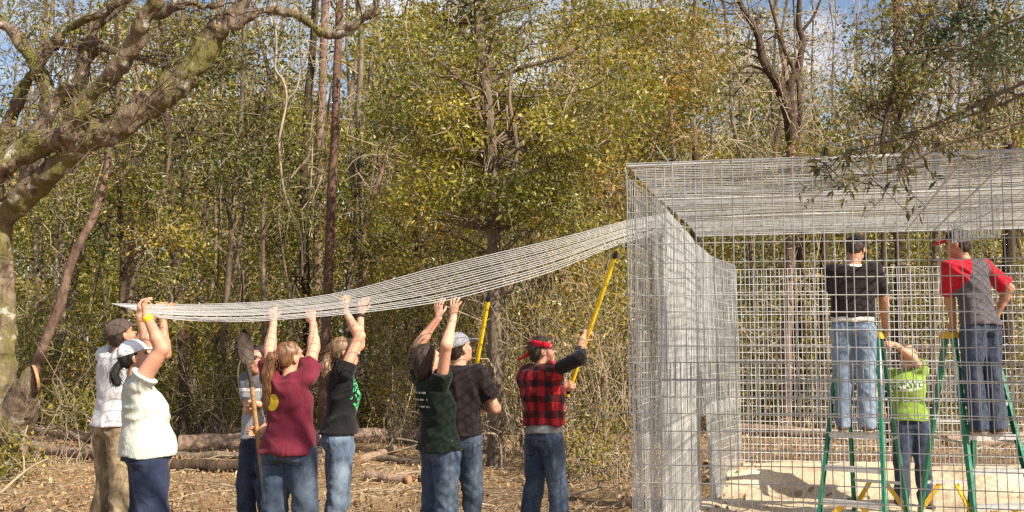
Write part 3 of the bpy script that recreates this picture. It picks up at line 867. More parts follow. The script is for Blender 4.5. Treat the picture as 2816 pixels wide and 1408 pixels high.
# ------------------------------------------------------------------ logs
M['bark_log'] = bark('felled log bark', (0.17, 0.105, 0.075), (0.46, 0.325, 0.24), 7.0, 1.0)
def log(label, a, b, r0, r1, barkm='bark_pine', cut=True):
    a, b = np.asarray(a, float), np.asarray(b, float)
    n = 12
    t = np.linspace(0, 1, n)[:, None]
    c = a * (1 - t) + b * t
    c[1:-1] += rng.normal(size=(n - 2, 3)) * np.array([0, 0.02, 0.012])
    r = interp_r([r0, r1], n) * (1 + rng.normal(0, 0.03, n))
    root = empty('log', tuple((a + b) / 2)); tag(root, label, 'log', 'felled logs at the edge of the wood')
    G = Geo(); G.add(*tubes(c[None], r[None], 14))
    Vt = G.V[0]; nn = vnoise(Vt[:, 0] * 9, Vt[:, 1] * 9, Vt[:, 2] * 9)[:, None] - 0.5
    cc = np.repeat(c, 14, axis=0); G.V[0] = (Vt + (Vt - cc) * nn * 0.25).astype(np.float32)
    o = G.obj('bark', M[barkm], root); o.data.transform(Matrix.Translation(-root.location))
    for e, q, rr in ((0, -1, r[0]), (n - 1, 1, r[-1])):
        d = (c[-1] - c[0]); d /= np.linalg.norm(d); d = d * q
        s = np.cross(d, (0, 0, 1)); s /= np.linalg.norm(s); u = np.cross(d, s)
        th = np.linspace(0, 2 * np.pi, 14, endpoint=False)
        rg = lambda f, k: c[e] + d * k + rr * f * (np.cos(th)[:, None] * s + np.sin(th)[:, None] * u)
        V = np.concatenate([rg(0.97, -0.02), rg(0.93, 0.012), [c[e] + d * 0.012]]) - np.array(root.location)
        Qd = [(i, (i + 1) % 14, 14 + (i + 1) % 14, 14 + i) for i in range(14)]
        Td = [(14 + i, 14 + (i + 1) % 14, 28) for i in range(14)]
        link('cut_end', mesh_np('cut_end', V, Qd, Td, False, [cw]), root)
def logp(label, x0, y0, x1, y1, wpx, d, d1=None, barkm='bark_log'):
    # far enough back that the log rests on the floor at that height in the picture
    d, d1 = 1.57 * FPX / (y0 - HOR + wpx / 2), 1.57 * FPX / (y1 - HOR + wpx / 2)
    a, b = P(x0, y0, d), P(x1, y1, d1)
    r = wpx * d / FPX / 2
    a[2] = r * 0.9 + gz(a[0], a[1]); b[2] = r * 0.85 + gz(b[0], b[1])
    log(label, a, b, r, r * 0.9, barkm)
logp('longest thick brown log lying behind the maroon shirt', 494, 1206, 930, 1196, 50, 17.6)
logp('thick smooth log lying between the two black shirts', 900, 1192, 1370, 1186, 46, 17.4)
logp('reddish log nearest the oak stub, behind the khaki trousers', 85, 1178, 290, 1198, 26, 15.6)
logp('bent broken log lying low behind the khaki trousers', 88, 1215, 285, 1240, 30, 15.0)
logp('grey weathered log farthest back near the oak', 160, 1162, 290, 1168, 18, 18.4, barkm='bark_grey')
logp('dark log below the longest log, left of the shovel', 470, 1262, 740, 1264, 34, 15.2, 15.4, 'bark_dark')
logp('thin grey log between the longest log and the dark log', 480, 1238, 720, 1240, 20, 16.0, 16.4, 'bark_grey')
logp('split log with fresh pale wood behind the black and green shirt', 985, 1254, 1090, 1226, 26, 15.8, 16.6)
logp('thin mottled log right of the split log', 1040, 1252, 1165, 1262, 17, 15.6, 15.4, 'bark_grey')
logp('short reddish log lying nearest the clearing', 1010, 1296, 1125, 1304, 28, 14.0)
logp('small log end peeking between jeans and vine-covered trunk', 1150, 1302, 1190, 1306, 18, 14.0)
logp('brown log lying behind the back mesh of the cage', 2040, 1182, 2330, 1196, 34, 17.0)
logp('log behind the back mesh right of the second ladder', 2600, 1212, 2900, 1206, 40, 16.6)

# ------------------------------------------------------------------ litter: chips, dead leaves, straw and sticks
Gl = Geo()
nL = 26000
y_ = 7.6 + 11.5 * rng.random(nL) ** 1.15
x_ = (rng.random(nL) * 1.16 - 0.58) * y_
keep = ~((x_ > 1.3 + (y_ - 7) * 0.33) & (y_ < 12.6)) | (rng.random(nL) < 0.012)
x_, y_ = x_[keep], y_[keep]
C = np.stack([x_, y_, ground_z(x_, y_) + 0.025 * rng.random(len(x_)) + 0.008], 1)
Vt, Qt, rd = leaf_quads(C, 0.06, up=2.2, wid=0.5, droop=0)
Gl.add(Vt, Qt, rnd=rd, mi=0)
nS = 7000
y_ = 7.6 + 11 * rng.random(nS) ** 1.1; x_ = (rng.random(nS) * 1.16 - 0.58) * y_
keep = ~((x_ > 1.1 + (y_ - 7) * 0.33) & (y_ < 12.6))
x_, y_ = x_[keep], y_[keep]; nS = len(x_)
an = rng.uniform(0, np.pi, nS); ln = rng.uniform(0.05, 0.24, nS) * (1 + 2.2 * (rng.random(nS) < 0.06))
a0 = np.stack([x_, y_, ground_z(x_, y_) + 0.012], 1)
b0 = a0 + np.stack([np.cos(an) * ln, np.sin(an) * ln, np.abs(rng.normal(0, 0.02, nS))], 1)
Vt, Qt = twigs(a0, b0, 0.0045, 0.0025, 4, 0.04); Gl.add(Vt, Qt, mi=1)
nS = 110
y_ = 8 + 10 * rng.random(nS); x_ = (rng.random(nS) * 1.1 - 0.58) * y_
keep = ~((x_ > 0.9 + (y_ - 7) * 0.33) & (y_ < 12.6)); x_, y_ = x_[keep], y_[keep]; nS = len(x_)
an = rng.uniform(-0.7, 0.7, nS); ln = rng.uniform(0.4, 1.3, nS)
a0 = np.stack([x_, y_, ground_z(x_, y_) + 0.012], 1); b0 = a0 + np.stack([np.cos(an) * ln, np.sin(an) * ln, np.abs(rng.normal(0, 0.05, nS))], 1)
Vt, Qt = twigs(a0, b0, rng.uniform(0.006, 0.016, nS), 0.004, 6, 0.05, 5); Gl.add(Vt, Qt, mi=1)
o = Gl.obj('leaf_litter', [M['leaf_brown'], M['twig']], None, smooth=False)
tag(o, 'scattered dead leaves, chips and straw on the clearing floor', 'leaf litter', kind='stuff')

def stick(label, pts, wpx):
    """pts: (px, py, d)"""
    c = catmull([P(*p) for p in pts], 24)
    r = interp_r([wpx, wpx * 0.6], 24) * pts[0][2] / FPX / 2
    G = Geo(); G.add(*tubes(c[None], r[None], 6))
    tag(G.obj('stick', M['twig']), label, 'stick', 'loose sticks and stems')
stick('tall pale vine stem standing right of the maroon shirt', [(905, 1420, 8.9), (912, 1330, 9), (900, 1270, 9), (886, 1230, 9), (880, 1195, 9)], 9)
stick('pale arched stem bowing from the vine-covered trunk', [(1300, 1205, 13.4), (1325, 1194, 13.4), (1360, 1194, 13.5), (1376, 1225, 13.6), (1380, 1300, 13.6)], 8)
stick('forked grey stick on the litter at the lower left', [(0, 1358, 11.3), (40, 1320, 11.6), (85, 1285, 11.9), (130, 1262, 12.2)], 8)
stick('upright pale sapling stem left of the shovel handle', [(660, 1090, 16), (655, 1020, 16), (664, 985, 16)], 6)
stick('crooked stick rising beside the mossy oak foot', [(64, 1340, 12), (66, 1270, 12.2), (60, 1230, 12.4), (76, 1170, 12.6)], 6)
stick('long pale stick lying before the thick smooth log', [(1090, 1206, 15.8), (1130, 1212, 15.8), (1165, 1222, 15.7)], 7)
# ------------------------------------------------------------------ wire mesh cage
m, nt, b = new_mat('galvanised wire')
n = noise(nt, 6, 4, 0.6, coords(nt, 'Object'))
nt.links.new(ramp(nt, n, [(0.3, (0.30, 0.30, 0.29)), (0.7, (0.55, 0.55, 0.54))]), b.inputs['Base Color'])
b.inputs['Metallic'].default_value = 0.25
b.inputs['Roughness'].default_value = 0.5
M['wire'] = m
M['wire_dull'] = plain('dull grey galvanised wire', (0.37, 0.37, 0.36), 0.5, 0.25, var=0.4, nscale=3, bstr=0)  # darker grey wire for the front sheets and the near corner
M['wire_bright'] = plain('bright galvanised wire', (0.66, 0.66, 0.65), 0.5, 0.1, var=0.15, nscale=3, bstr=0)
WR = 0.0031

def sheet(fn, us, vs, ku, kv, wr=WR, jit=0.002, wc=None):
    """fn(u, v) -> xyz arrays.  wires along u at each v in vs, and along v at each u in us"""
    G = Geo()
    u0, u1, v0, v1 = us[0], us[-1], vs[0], vs[-1]
    U = np.linspace(u0, u1, ku); Vv = np.linspace(v0, v1, kv)
    A, B = np.meshgrid(vs, U, indexing='ij')
    PT = fn(B, A) + rng.normal(size=(len(vs), 1, 3)) * jit
    G.add(*tubes(PT, np.full(PT.shape[:2], wr), 4, True))
    A, B = np.meshgrid(us, Vv, indexing='ij')
    PT = fn(A, B) + rng.normal(size=(len(us), 1, 3)) * jit
    G.add(*tubes(PT, np.full(PT.shape[:2], wr if wc is None else wc), 4, True))
    return G

CA = np.array([0.71, 6.1])                                  # front left corner on the ground
FU = np.array([math.cos(R(13)), -math.sin(R(13))])          # along the front, to the right
HT = 2.74
cage = empty('wire_cage', (CA[0], CA[1], 0))
tag(cage, 'tall unfinished cage of galvanised welded wire mesh', 'cage')
T_ = Matrix.Translation(-cage.location)
def part(name, G, label=None, mat='wire'):
    o = G.obj(name, M[mat], cage, smooth=False); o.data.transform(T_)
    o['kind'] = 'stuff'
    if label: o['label'] = label
    return o
bow = lambda u, v, s: 0.03 * (vnoise(u * 1.3 + s, v * 1.3, np.zeros_like(u) + s) - 0.5)
def front(off, s):
    def fn(u, z):
        k = off + bow(u, z, s)
        return np.stack([CA[0] + FU[0] * u + FU[1] * k * -1, CA[1] + FU[1] * u - FU[0] * k * 1, z + 0 * u + 0.006 * np.sin(u * 2.1 + s)], -1)
    return fn
part('front_panel', sheet(front(0.0, 1), np.arange(0.0, 4.4, 0.0575), np.arange(1.22, HT + 0.001, 0.1013), 30, 16, 0.0033, 0.004), 'upper mesh sheet of the cage front', 'wire_dull')
part('front_panel', sheet(front(0.012, 5), np.arange(0.012, 4.4, 0.0575), np.arange(0.015, 1.54, 0.1013), 30, 16, 0.0033, 0.004), 'lower mesh sheet of the cage front', 'wire_dull')

# left side: runs back and to the right, and buckles towards its far end
LP = np.array([[0.71, 6.1], [1.25, 8.0], [1.807, 9.86], [2.24, 11.0], [2.74, 12.05]])
LS = np.concatenate([[0], np.cumsum(np.linalg.norm(np.diff(LP, axis=0), axis=1))])
LT = LS[-1]
def left(u, z):
    x = np.interp(u, LS, LP[:, 0]); y = np.interp(u, LS, LP[:, 1])
    bulge = 0.05 * np.sin(u / LT * 5.2) * np.clip(z / HT, 0, 1) + 0.03 * (vnoise(u * 0.9, z * 1.1, np.zeros_like(u) + 3) - 0.5)
    dz = -0.05 * np.clip((u - 3.6) / 2.6, 0, 1) * (z / HT) ** 3
    return np.stack([x + bulge, y + 0 * z, z + dz], -1)
uu = np.arange(0.05, LT, 0.0508)
gap = (uu > 4.05) & (uu < 4.5)
part('side_panel', sheet(left, uu[uu < 1.35], np.arange(0.95, HT, 0.1016), 12, 16, 0.0028, 0.0015, 0.0026), 'open mesh sheet beside the front left corner', 'wire_dull')
part('side_panel', sheet(left, uu[uu > 1.25], np.arange(0.95, HT, 0.1016), 40, 16, 0.0030, 0.0015, 0.0043), 'upper mesh sheet of the buckled left side')
for a, bq in ((0.05, 1.3), (1.35, 4.05), (4.5, LT)):
    part('side_panel', sheet(left, np.arange(a, bq, 0.0508), np.arange(0.02, 1.06, 0.1016), 24, 8, 0.0030, 0.0015, 0.0026 if a < 1 else 0.0042))
# roof: two sheets already in place
def roof(v0, v1):
    def fn(u, v):
        # v: distance back from the front; left edge follows the left side
        lx = np.interp(v / 3.92, [0, 1], [CA[0], 1.83]); ly = np.interp(v / 3.92, [0, 1], [CA[1], 9.86])
        sag = -0.025 * np.sin(np.clip(v / 3.92, 0, 1) * np.pi * 2) + 0.02 * (vnoise(u * 1.1, v * 1.1, np.zeros_like(u) + 8) - 0.5)
        return np.stack([lx + FU[0] * u, ly + FU[1] * u, HT + 0.004 + sag + 0 * u], -1)
    return fn
for k_, (v0, v1) in enumerate(((0.0, 1.28), (1.30, 2.62), (2.60, 3.92))):
    part('roof_panel', sheet(roof(v0, v1), np.arange(0.0, 4.6, 0.1016), np.arange(v0, v1 + 0.001, 0.0508), 30, 8, 0.0031, 0.0015, 0.0022), ('front', 'middle', 'rear')[k_] + ' mesh sheet of the cage roof')
# heavier joining bars between the roof sheets and along the corners
def bar(name, a, b_, r=0.012, K=2):
    G = Geo(); c = catmull([a, b_], 6); G.add(*tubes(c[None], np.full((1, 6), r), 6)); return part(name, G)
for v_ in (0.0, 1.29, 2.61, 3.92):
    f = roof(0, 4); a_ = f(np.array([0.0]), np.array([v_]))[0]; b_ = f(np.array([4.5]), np.array([v_]))[0]
    bar('roof_bar', a_ + np.array([0, 0, -0.014]), b_ + np.array([0, 0, -0.014]), 0.008)
f = roof(0, 4)
for u_ in (1.95, 2.2):
    bar('roof_bar', f(np.array([u_]), np.array([0.1]))[0] - np.array([0, 0, .02]), f(np.array([u_]), np.array([3.9]))[0] - np.array([0, 0, .02]), 0.007)
# back wall
BK = np.array([2.62, 12.35]); BU = np.array([math.cos(R(11)), -math.sin(R(11))])
def back(u, z):
    k = bow(u, z, 9)
    return np.stack([BK[0] + BU[0] * u, BK[1] + BU[1] * u + k, z + 0 * u], -1)
part('back_panel', sheet(back, np.arange(0, 6.5, 0.0508), np.arange(0.1, 2.68, 0.0925), 30, 14, 0.0036), 'mesh sheet closing the back of the cage', 'wire_bright')
def back2(u, z): return back(u + 0.02, z + 0.03) + np.array([0.0, -0.02, 0])
part('back_panel', sheet(back2, np.arange(0.7, 6.5, 0.0508), np.arange(1.0, 1.35, 0.0925), 30, 5, 0.003), 'overlapping mesh strip across the cage back')
# right side, out of the picture
rf = roof(0, 4); ra = rf(np.array([4.35]), np.array([0.0]))[0]; rb_ = back(np.array([4.9]), np.array([0.0]))[0]
def right(u, z):
    t = u / 6.0
    return np.stack([ra[0] * (1 - t) + rb_[0] * t, ra[1] * (1 - t) + rb_[1] * t, z + 0 * u], -1)
part('side_panel', sheet(right, np.arange(0, 6.0, 0.0508), np.arange(0.02, HT, 0.1016), 20, 14))
# mesh flap hanging from the roof at the right
fa, fb = P(2744, 470, 7.0), P(2560, 668, 9.6)
def flap(u, z):
    t = u / 3.0
    top_ = fa[None, None] * (1 - t[..., None]) + fb[None, None] * t[..., None]
    top_[..., 2] = HT - 0.03
    top_[..., 2] -= z * (1 - 0.65 * t)
    return top_
part('hanging_flap', sheet(flap, np.arange(0, 1.9, 0.0508), np.arange(0, 0.31, 0.1016), 12, 4), 'narrow mesh flap hanging below the cage roof')

# ------------------------------------------------------------------ the long mesh sheet being lifted
# near (lower in the picture) and far edges, as seen, with their distances
nearE = [(440, 872, 7.05), (560, 882, 7.1), (750, 881, 7.15), (984, 860, 7.15), (1202, 832, 7.2), (1366, 792, 7.25), (1530, 742, 7.35), (1716, 668, 7.45), (1830, 640, 7.5)]
farE = [(308, 835, 8.3), (500, 838, 8.3), (750, 829, 8.3), (950, 802, 8.35), (1200, 735, 8.4), (1400, 688, 8.45), (1560, 650, 8.5), (1728, 606, 8.55), (1830, 588, 8.6)]
NE = catmull([P(*p) for p in nearE], 200); FE = catmull([P(*p) for p in farE], 200)
def arc(c, n):
    L = np.concatenate([[0], np.cumsum(np.linalg.norm(np.diff(c, axis=0), axis=1))]); s = np.linspace(0, L[-1], n)
    return np.stack([np.interp(s, L, c[:, i]) for i in range(3)], 1), L[-1]
NE, ln_ = arc(NE, 160); FE, lf_ = arc(FE, 160)
def lifted(u, v):
    i = np.clip(u, 0, 1) * 159; i0 = np.minimum(i.astype(int), 158); f = (i - i0)[..., None]
    a_ = NE[i0] * (1 - f) + NE[i0 + 1] * f; b_ = FE[i0] * (1 - f) + FE[i0 + 1] * f
    p = a_ * (1 - v[..., None]) + b_ * v[..., None]
    p[..., 2] += 0.008 * (vnoise(u * 8, v * 3, np.zeros_like(u)) - 0.5)
    return p
G = sheet(lifted, np.linspace(0, 1, 48), np.linspace(0, 1, 16), 70, 8, 0.0031, 0.0018, 0.0018)
M['wire_new'] = plain('new bright galvanised wire', (0.60, 0.59, 0.57), 0.5, 0.2, var=0.1, bstr=0)
panel = G.obj('lifted_mesh_panel', M['wire_new'], smooth=False)
tag(panel, 'long sagging sheet of white wire mesh held overhead by the group', 'wire mesh')
# ------------------------------------------------------------------ people
def skin_mat(name, col):
    m, nt, b = new_mat(name)
    n = noise(nt, 9, 5, 0.6, coords(nt, 'Object')); n2 = noise(nt, 60, 3, 0.6, coords(nt, 'Object'))
    c = ramp(nt, n, [(0.3, tuple(x * y for x, y in zip(col, (1.0, 0.82, 0.78)))), (0.65, col)])
    nt.links.new(c, b.inputs['Base Color'])
    b.inputs['Roughness'].default_value = 0.55
    b.inputs['Specular IOR Level'].default_value = 0.35
    b.inputs['Subsurface Weight'].default_value = 0.05
    b.inputs['Subsurface Radius'].default_value = (0.02, 0.008, 0.004)
    bump(nt, b, n2, 0.08, 0.004)
    return m
M['skin'] = skin_mat('fair skin', (0.53, 0.30, 0.205))
M['skin2'] = skin_mat('tanned skin', (0.43, 0.225, 0.14))

def cloth(name, col, var=0.12, bstr=0.35, extra=None, rough=0.9, crease=5.5):
    m, nt, b = new_mat(name)
    v = coords(nt, 'Object')
    n = noise(nt, 3.5, 5, 0.6, v)
    c = ramp(nt, n, [(0.32, tuple(x * (1 - var) for x in col)), (0.68, tuple(min(1, x * (1 + var)) for x in col))])
    if extra: c = extra(nt, v, c)
    nt.links.new(c, b.inputs['Base Color'])
    b.inputs['Roughness'].default_value = rough
    b.inputs['Specular IOR Level'].default_value = 0.15
    b.inputs['Sheen Weight'].default_value = 0.08
    cr = math_n(nt, 'ABSOLUTE', math_n(nt, 'SUBTRACT', noise(nt, crease, 3, 0.5, coords(nt, 'Object', (1, 1, 0.55), (0.5, 0.3, 0)), 1.0), 0.5))
    wv = noise(nt, 160, 2, 0.5, v)
    bump(nt, b, math_n(nt, 'ADD', math_n(nt, 'MULTIPLY', cr, 1.6), math_n(nt, 'MULTIPLY', wv, 0.10)), bstr * 1.0, 0.05)
    return m

def denim(name, dark, fade, amt=0.5):
    def ex(nt, v, c):
        n = noise(nt, 4.2, 4, 0.55, coords(nt, 'Object', (1, 1, 0.45)))
        c = mix(nt, ramp(nt, n, [(0.42, (0, 0, 0)), (0.66, (amt,) * 3)]), c, fade)
        x, y, z = sep(nt, v)
        ax = math_n(nt, 'ABSOLUTE', x)
        back = math_n(nt, 'LESS_THAN', y, -0.03)
        def box(a, b_, c0, c1):
            f = math_n(nt, 'MULTIPLY', math_n(nt, 'GREATER_THAN', ax, a), math_n(nt, 'LESS_THAN', ax, b_))
            return math_n(nt, 'MULTIPLY', f, math_n(nt, 'MULTIPLY', math_n(nt, 'GREATER_THAN', z, c0), math_n(nt, 'LESS_THAN', z, c1)))
        ring = math_n(nt, 'SUBTRACT', box(0.045, 0.150, 0.775, 0.905), box(0.051, 0.144, 0.783, 0.897))
        ring = math_n(nt, 'MULTIPLY', ring, back)
        seam = math_n(nt, 'MULTIPLY', math_n(nt, 'LESS_THAN', ax, 0.004), math_n(nt, 'GREATER_THAN', z, 0.72))
        yoke = math_n(nt, 'MULTIPLY', math_n(nt, 'LESS_THAN', math_n(nt, 'ABSOLUTE', math_n(nt, 'SUBTRACT', z, math_n(nt, 'SUBTRACT', 0.945, math_n(nt, 'MULTIPLY', ax, -0.15)))), 0.004), back)
        c = mix(nt, math_n(nt, 'MULTIPLY', math_n(nt, 'MAXIMUM', ring, math_n(nt, 'MAXIMUM', seam, yoke)), 0.75), c, tuple(q * 0.35 for q in dark))
        n2 = noise(nt, 90, 3, 0.6, coords(nt, 'Object', (1, 1, 0.3)))
        return mix(nt, 0.4, c, ramp(nt, n2, [(0.3, (0.7,) * 3), (0.7, (1.2,) * 3)]), 'MULTIPLY')
    return cloth(name, dark, 0.15, 0.4, ex, crease=7)

def sep(nt, v):
    s = nt.nodes.new('ShaderNodeSeparateXYZ'); nt.links.new(v, s.inputs[0])
    return s.outputs[0], s.outputs[1], s.outputs[2]

def inside_box(nt, v, lo, hi, soft=0.004):
    """1 inside the box given in the garment's own coordinates"""
    f = None
    for s, a, b_ in zip(sep(nt, v), lo, hi):
        g1 = math_n(nt, 'GREATER_THAN', s, a); g2 = math_n(nt, 'LESS_THAN', s, b_)
        g = math_n(nt, 'MULTIPLY', g1, g2)
        f = g if f is None else math_n(nt, 'MULTIPLY', f, g)
    return f

def ellipse_mask(nt, a, b_, ca, cb, ra, rb):
    u = math_n(nt, 'DIVIDE', math_n(nt, 'SUBTRACT', a, ca), ra)
    w = math_n(nt, 'DIVIDE', math_n(nt, 'SUBTRACT', b_, cb), rb)
    return math_n(nt, 'LESS_THAN', math_n(nt, 'ADD', math_n(nt, 'MULTIPLY', u, u), math_n(nt, 'MULTIPLY', w, w)), 1.0)

# garments with their own patterns ------------------------------------------------
M['white_tee'] = cloth('white t-shirt', (0.52, 0.51, 0.53), 0.08)
def tiedye(nt, v, c):
    n = noise(nt, 6.5, 4, 0.55, v, 1.2)
    c = mix(nt, ramp(nt, n, [(0.46, (0, 0, 0)), (0.60, (0.8,) * 3)]), c, (0.36, 0.43, 0.36))
    x, y, z = sep(nt, v)
    f = ramp(nt, math_n(nt, 'ADD', z, math_n(nt, 'MULTIPLY', noise(nt, 9, 4, 0.6, v), 0.18)), [(0.0, (0, 0, 0)), (1.0, (1, 1, 1))])
    up = math_n(nt, 'MULTIPLY', math_n(nt, 'GREATER_THAN', math_n(nt, 'ADD', z, math_n(nt, 'MULTIPLY', n, 0.3)), 1.50), 0.5)
    return mix(nt, up, c, (0.25, 0.40, 0.40))
M['tiedye'] = cloth('pale tie-dye shirt', (0.56, 0.55, 0.50), 0.06, 0.4, tiedye)
def maroon_print(nt, v, c):
    x, y, z = sep(nt, v)
    f = math_n(nt, 'MULTIPLY', ellipse_mask(nt, x, z, -0.078, 1.225, 0.050, 0.060), math_n(nt, 'LESS_THAN', y, 0.0))
    n = noise(nt, 30, 2, 0.5, v)
    return mix(nt, f, c, (0.62, 0.43, 0.03))
M['maroon'] = cloth('maroon t-shirt', (0.135, 0.016, 0.032), 0.15, 0.4, maroon_print)
def green_print(nt, v, c):
    x, y, z = sep(nt, v)
    f = math_n(nt, 'MULTIPLY', ellipse_mask(nt, x, z, 0.045, 1.27, 0.115, 0.15), math_n(nt, 'GREATER_THAN', y, 0.03))
    vo = N(nt, 'ShaderNodeTexVoronoi', Scale=34.0, feature='DISTANCE_TO_EDGE')
    nt.links.new(coords(nt, 'Object', (1, 0.3, 0.8), (0.4, 0, 0.5)), vo.inputs['Vector'])
    g = math_n(nt, 'GREATER_THAN', vo.outputs['Distance'], 0.13)
    g = math_n(nt, 'MULTIPLY', g, math_n(nt, 'GREATER_THAN', noise(nt, 16, 3, 0.6, v), 0.44))
    col = ramp(nt, noise(nt, 20, 3, 0.6, v), [(0.35, (0.02, 0.30, 0.10)), (0.65, (0.10, 0.72, 0.27))])
    return mix(nt, math_n(nt, 'MULTIPLY', f, g), c, col)
M['black_print'] = cloth('black t-shirt with bright green print', (0.012, 0.011, 0.012), 0.2, 0.4, green_print)
def back_text(nt, v, c):
    x, y, z = sep(nt, v)
    rows = math_n(nt, 'GREATER_THAN', math_n(nt, 'SINE', math_n(nt, 'MULTIPLY', z, 2 * math.pi / 0.052)), 0.72)
    let = math_n(nt, 'GREATER_THAN', noise(nt, 70, 2, 0.6, coords(nt, 'Object', (1, 1, 0.2))), 0.49)
    reg = inside_box(nt, v, (-0.085, -0.5, 1.19), (0.075, -0.02, 1.345))
    return mix(nt, math_n(nt, 'MULTIPLY', math_n(nt, 'MULTIPLY', rows, let), reg), c, (0.55, 0.56, 0.56))
M['dark_green'] = cloth('dark green t-shirt with white lines of print', (0.006, 0.0125, 0.0085), 0.2, 0.4, back_text)
M['black_tee'] = cloth('black t-shirt', (0.020, 0.014, 0.015), 0.2, 0.4)
def plaid(nt, v, c):
    x, y, z = sep(nt, v)
    ang = math_n(nt, 'ARCTAN2', y, x)
    wob = math_n(nt, 'MULTIPLY', noise(nt, 7, 3, 0.5, v), 0.085)
    a = math_n(nt, 'GREATER_THAN', math_n(nt, 'SINE', math_n(nt, 'MULTIPLY', math_n(nt, 'ADD', z, wob), 2 * math.pi / 0.125)), 0.1)
    b_ = math_n(nt, 'GREATER_THAN', math_n(nt, 'SINE', math_n(nt, 'ADD', math_n(nt, 'MULTIPLY', ang, 10.0), math_n(nt, 'MULTIPLY', wob, 25.0))), 0.1)
    both = math_n(nt, 'MULTIPLY', a, b_)
    one = math_n(nt, 'MINIMUM', math_n(nt, 'ADD', a, b_), 1.0)
    c = mix(nt, one, (0.36, 0.018, 0.022), (0.12, 0.009, 0.012))
    return mix(nt, both, c, (0.018, 0.011, 0.012))
M['plaid'] = cloth('red and black buffalo check', (0.5, 0.02, 0.02), 0.1, 0.5, plaid, crease=6)
M['black_sleeve'] = cloth('black knit sleeves', (0.018, 0.016, 0.017), 0.2, 0.5)
M['grey_tee'] = cloth('grey marl t-shirt', (0.24, 0.235, 0.235), 0.15)
def chest_band(nt, v, c):
    x, y, z = sep(nt, v)
    c = mix(nt, math_n(nt, 'GREATER_THAN', z, 1.27), c, (0.13, 0.135, 0.145))
    f = math_n(nt, 'MULTIPLY', math_n(nt, 'GREATER_THAN', z, 1.25), math_n(nt, 'LESS_THAN', z, 1.275))
    return mix(nt, f, c, (0.7, 0.7, 0.7))
M['grey_band'] = cloth('grey t-shirt with darker shoulders', (0.33, 0.335, 0.35), 0.1, 0.35, chest_band)
def raglan(nt, v, c):
    x, y, z = sep(nt, v)
    ax = math_n(nt, 'ABSOLUTE', x)
    f = math_n(nt, 'GREATER_THAN', math_n(nt, 'ADD', ax, math_n(nt, 'MULTIPLY', math_n(nt, 'SUBTRACT', z, 1.3), 0.45)), 0.185)
    f = math_n(nt, 'MULTIPLY', f, math_n(nt, 'GREATER_THAN', z, 1.1))
    return mix(nt, f, c, (0.42, 0.012, 0.025))
M['raglan'] = cloth('grey shirt with red sleeves', (0.085, 0.075, 0.085), 0.1, 0.35, raglan)
def lime_print(nt, v, c):
    x, y, z = sep(nt, v)
    zz = math_n(nt, 'ADD', z, math_n(nt, 'MULTIPLY', x, 0.10))
    f = math_n(nt, 'MULTIPLY', ellipse_mask(nt, x, zz, 0.03, 1.245, 0.155, 0.055), math_n(nt, 'GREATER_THAN', y, 0.0))
    let = math_n(nt, 'GREATER_THAN', noise(nt, 45, 2, 0.6, coords(nt, 'Object', (1, 0.2, 0.5))), 0.5)
    band = math_n(nt, 'GREATER_THAN', zz, 1.215)
    inner = mix(nt, math_n(nt, 'MULTIPLY', let, band), (0.55, 0.62, 0.45), (0.05, 0.11, 0.03))
    return mix(nt, f, c, inner)
M['lime'] = cloth('lime green t-shirt', (0.215, 0.335, 0.045), 0.08, 0.3, lime_print)
M['boxers'] = cloth('white undershirt', (0.6, 0.56, 0.5), 0.1)
M['jean_navy'] = denim('dark navy jeans', (0.022, 0.030, 0.062), (0.055, 0.075, 0.13), 0.5)
M['jean_blue'] = denim('blue jeans', (0.040, 0.060, 0.098), (0.17, 0.21, 0.265), 0.75)
M['jean_faded'] = denim('faded blue jeans', (0.070, 0.105, 0.16), (0.28, 0.33, 0.40), 0.8)
M['jean_pale'] = denim('pale blue jeans', (0.13, 0.18, 0.26), (0.33, 0.40, 0.50), 0.6)
M['jean_grey'] = denim('dark blue-grey jeans', (0.034, 0.046, 0.080), (0.085, 0.108, 0.155), 0.5)
def camo(nt, v, c):
    n = noise(nt, 14, 3, 0.55, coords(nt, 'Object', (1, 1, 0.5)), 0.8)
    return mix(nt, ramp(nt, n, [(0.42, (0, 0, 0)), (0.58, (0.8,) * 3)]), c, (0.15, 0.105, 0.06))
M['camo'] = cloth('tan camouflage trousers', (0.33, 0.25, 0.155), 0.15, 0.4, camo)
M['hair_black'] = plain('black hair', (0.012, 0.010, 0.010), 0.45, var=0.4, nscale=40, bstr=0.6)
M['hair_brown'] = plain('dark brown hair', (0.032, 0.016, 0.011), 0.45, var=0.5, nscale=40, bstr=0.6)
def strand(name, dark, light):
    m, nt, b = new_mat(name)
    n = noise(nt, 55, 4, 0.6, coords(nt, 'Object', (1, 1, 0.12)))
    nt.links.new(ramp(nt, n, [(0.32, dark), (0.68, light)]), b.inputs['Base Color'])
    b.inputs['Roughness'].default_value = 0.42
    bump(nt, b, n, 0.7, 0.01)
    return m
M['hair_auburn'] = strand('auburn hair', (0.075, 0.030, 0.014), (0.26, 0.125, 0.055))
M['hair_fair'] = strand('light brown hair', (0.10, 0.055, 0.028), (0.26, 0.165, 0.09))
M['cap_brown'] = cloth('brown cap', (0.085, 0.062, 0.050), 0.2)
M['cap_white'] = cloth('white cap', (0.66, 0.67, 0.68), 0.05, 0.2)
M['cap_black'] = cloth('black cap', (0.014, 0.012, 0.014), 0.2)
M['cap_grey'] = cloth('grey checked cap', (0.22, 0.22, 0.25), 0.35)
M['red'] = cloth('red bandana', (0.46, 0.010, 0.028), 0.2)
M['red_brim'] = cloth('red brim', (0.42, 0.012, 0.02), 0.1)
M['shoe'] = plain('brown suede shoes', (0.10, 0.062, 0.042), 0.8)
